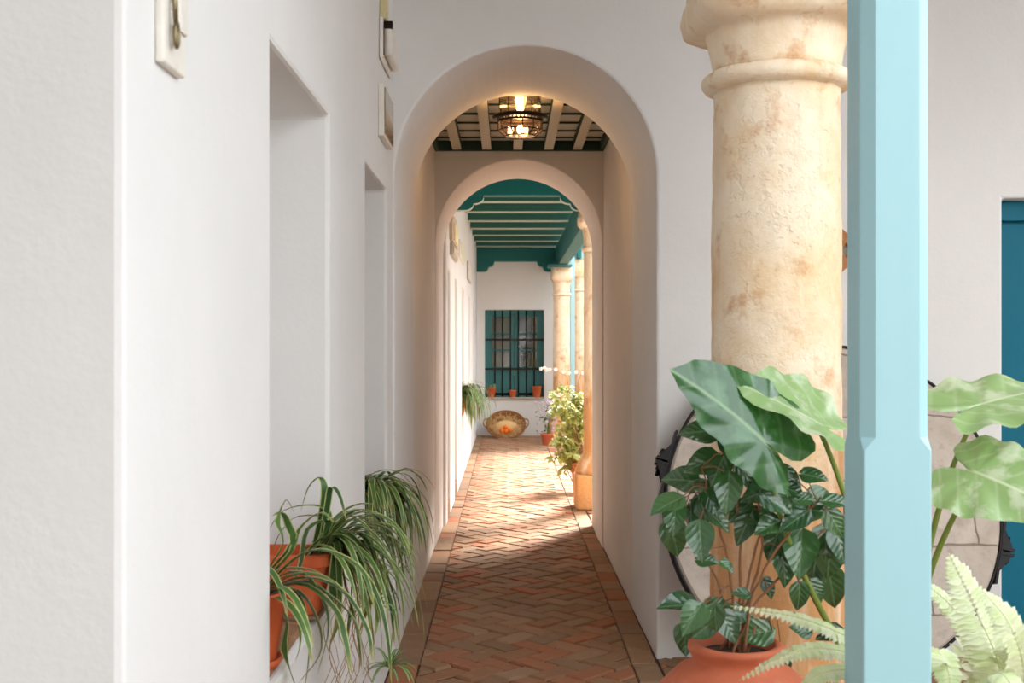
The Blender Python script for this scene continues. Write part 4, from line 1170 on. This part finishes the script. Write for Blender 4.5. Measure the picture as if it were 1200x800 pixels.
# ------------------------------------------------------------------ wicker basket with straw and oranges
bkx, bky = (593 - VX) * 20.05 / F, 20.05
tb = math.radians(52)
bk = thing('wicker_basket', 'big shallow wicker basket tipped against the far wall below the barred window', 'basket', (bkx, bky, .20), rot=(tb, 0, 0))
bm = bm_new()
prof = [(.02, -.155), (.16, -.15), (.26, -.10), (.315, -.02), (.33, .02), (.322, .03), (.305, .02), (.29, -.02), (.24, -.085), (.15, -.13), (.02, -.135)]
add_lathe(bm, prof, (0, 0, 0), 48); bmesh.ops.scale(bm, vec=(1, .86, 1), verts=bm.verts)
for v in bm.verts: v.co += v.co.normalized() * .006 * noise.noise(v.co * 9)
bowl = obj('bowl', bm, M['wicker'], bk, local=True)
for s in (1, -1):
    bm = bm_new(); add_tube(bm, [(s * (.315 + .065 * math.sin(PI * k / 10)), .09 * math.cos(PI * k / 10) + .03, .015 + .03 * math.sin(PI * k / 10)) for k in range(11)], .011, 8)
    obj('handle', bm, M['wicker'], bk, local=True)
bm = bm_new(); add_tube(bm, [(.325 * math.cos(2 * PI * k / 48), .28 * math.sin(2 * PI * k / 48), .024) for k in range(49)], .014, 8); obj('rim', bm, M['wicker'], bowl, local=True)
RB = Matrix.Translation((bkx, bky, .20)) @ Matrix.Rotation(tb, 4, 'X')
bm = bm_new()
for k in range(520):
    a = rnd.uniform(0, 2 * PI); r = .27 * math.sqrt(rnd.random()); p = Vector((r * math.cos(a), r * .8 * math.sin(a) - .03, -.085 + .05 * (r / .24) ** 2 + rnd.uniform(0, .06)))
    d = Vector((rnd.uniform(-1, 1), rnd.uniform(-1, 1), rnd.uniform(-.25, .25))).normalized() * rnd.uniform(.05, .11)
    q = p + d * .5 + Vector((rnd.uniform(-.01, .01), rnd.uniform(-.01, .01), .01))
    add_tube(bm, [RB @ p, RB @ q, RB @ (p + d)], .0035, 4)
add_ball(bm, RB @ Vector((0, -.02, -.10)), .235, sub=3, scale=(1, .5, .68))
o = solo('straw_bedding', bm, M['straw'], 'loose straw filling the tipped wicker basket', 'straw', kind='stuff')
for (x, y_, lab) in ((-.075, -.12, 'orange lying at the left end of the fruit in the straw basket'), (.0, -.14, 'orange in the low middle of the straw basket'), (.07, -.115, 'orange at the right end of the fruit in the straw basket'), (-.01, -.055, 'orange resting above the others in the straw basket')):
    bm = bm_new(); add_ball(bm, RB @ Vector((x, y_, .022)), .042, sub=3)
    solo('orange_fruit', bm, M['orange'], lab, 'orange', 'oranges in the wicker basket')

# ------------------------------------------------------------------ light
w = bpy.data.worlds.new('sky'); sc.world = w; w.use_nodes = True
bg = w.node_tree.nodes['Background']; bg.inputs[0].default_value = (.88, .94, 1.0, 1); bg.inputs[1].default_value = 2.2
sun = bpy.data.lights.new('sun', 'SUN'); sun.energy = 9.5; sun.angle = math.radians(14); sun.color = (1, .965, .91)
so = bpy.data.objects.new('sun', sun); col.objects.link(so); so.location = (6, 18, 9)
dirv = Vector((-.53, -.85, -1.15)).normalized()
so.rotation_euler = dirv.to_track_quat('-Z', 'Y').to_euler()

# ------------------------------------------------------------------ camera
cam = bpy.data.cameras.new('camera'); co = bpy.data.objects.new('camera', cam); col.objects.link(co); sc.camera = co
co.location = (0, 0, H); co.rotation_euler = (PI / 2, 0, 0)
cam.sensor_width = 36; cam.lens = F / 1200 * 36; cam.shift_x = 5 / 1200; cam.shift_y = 4 / 1200
cam.clip_start = .05
cam.dof.use_dof = True; cam.dof.focus_distance = 5.5; cam.dof.aperture_fstop = 6.3

vs = sc.view_settings; vs.view_transform = 'Standard'; vs.look = 'None'; vs.gamma = 1; vs.use_curve_mapping = False; vs.exposure = 0.93
sc.cycles.use_denoising = True
sc.cycles.max_bounces = 10; sc.cycles.diffuse_bounces = 6; sc.cycles.transparent_max_bounces = 16; sc.cycles.sample_clamp_indirect = 8
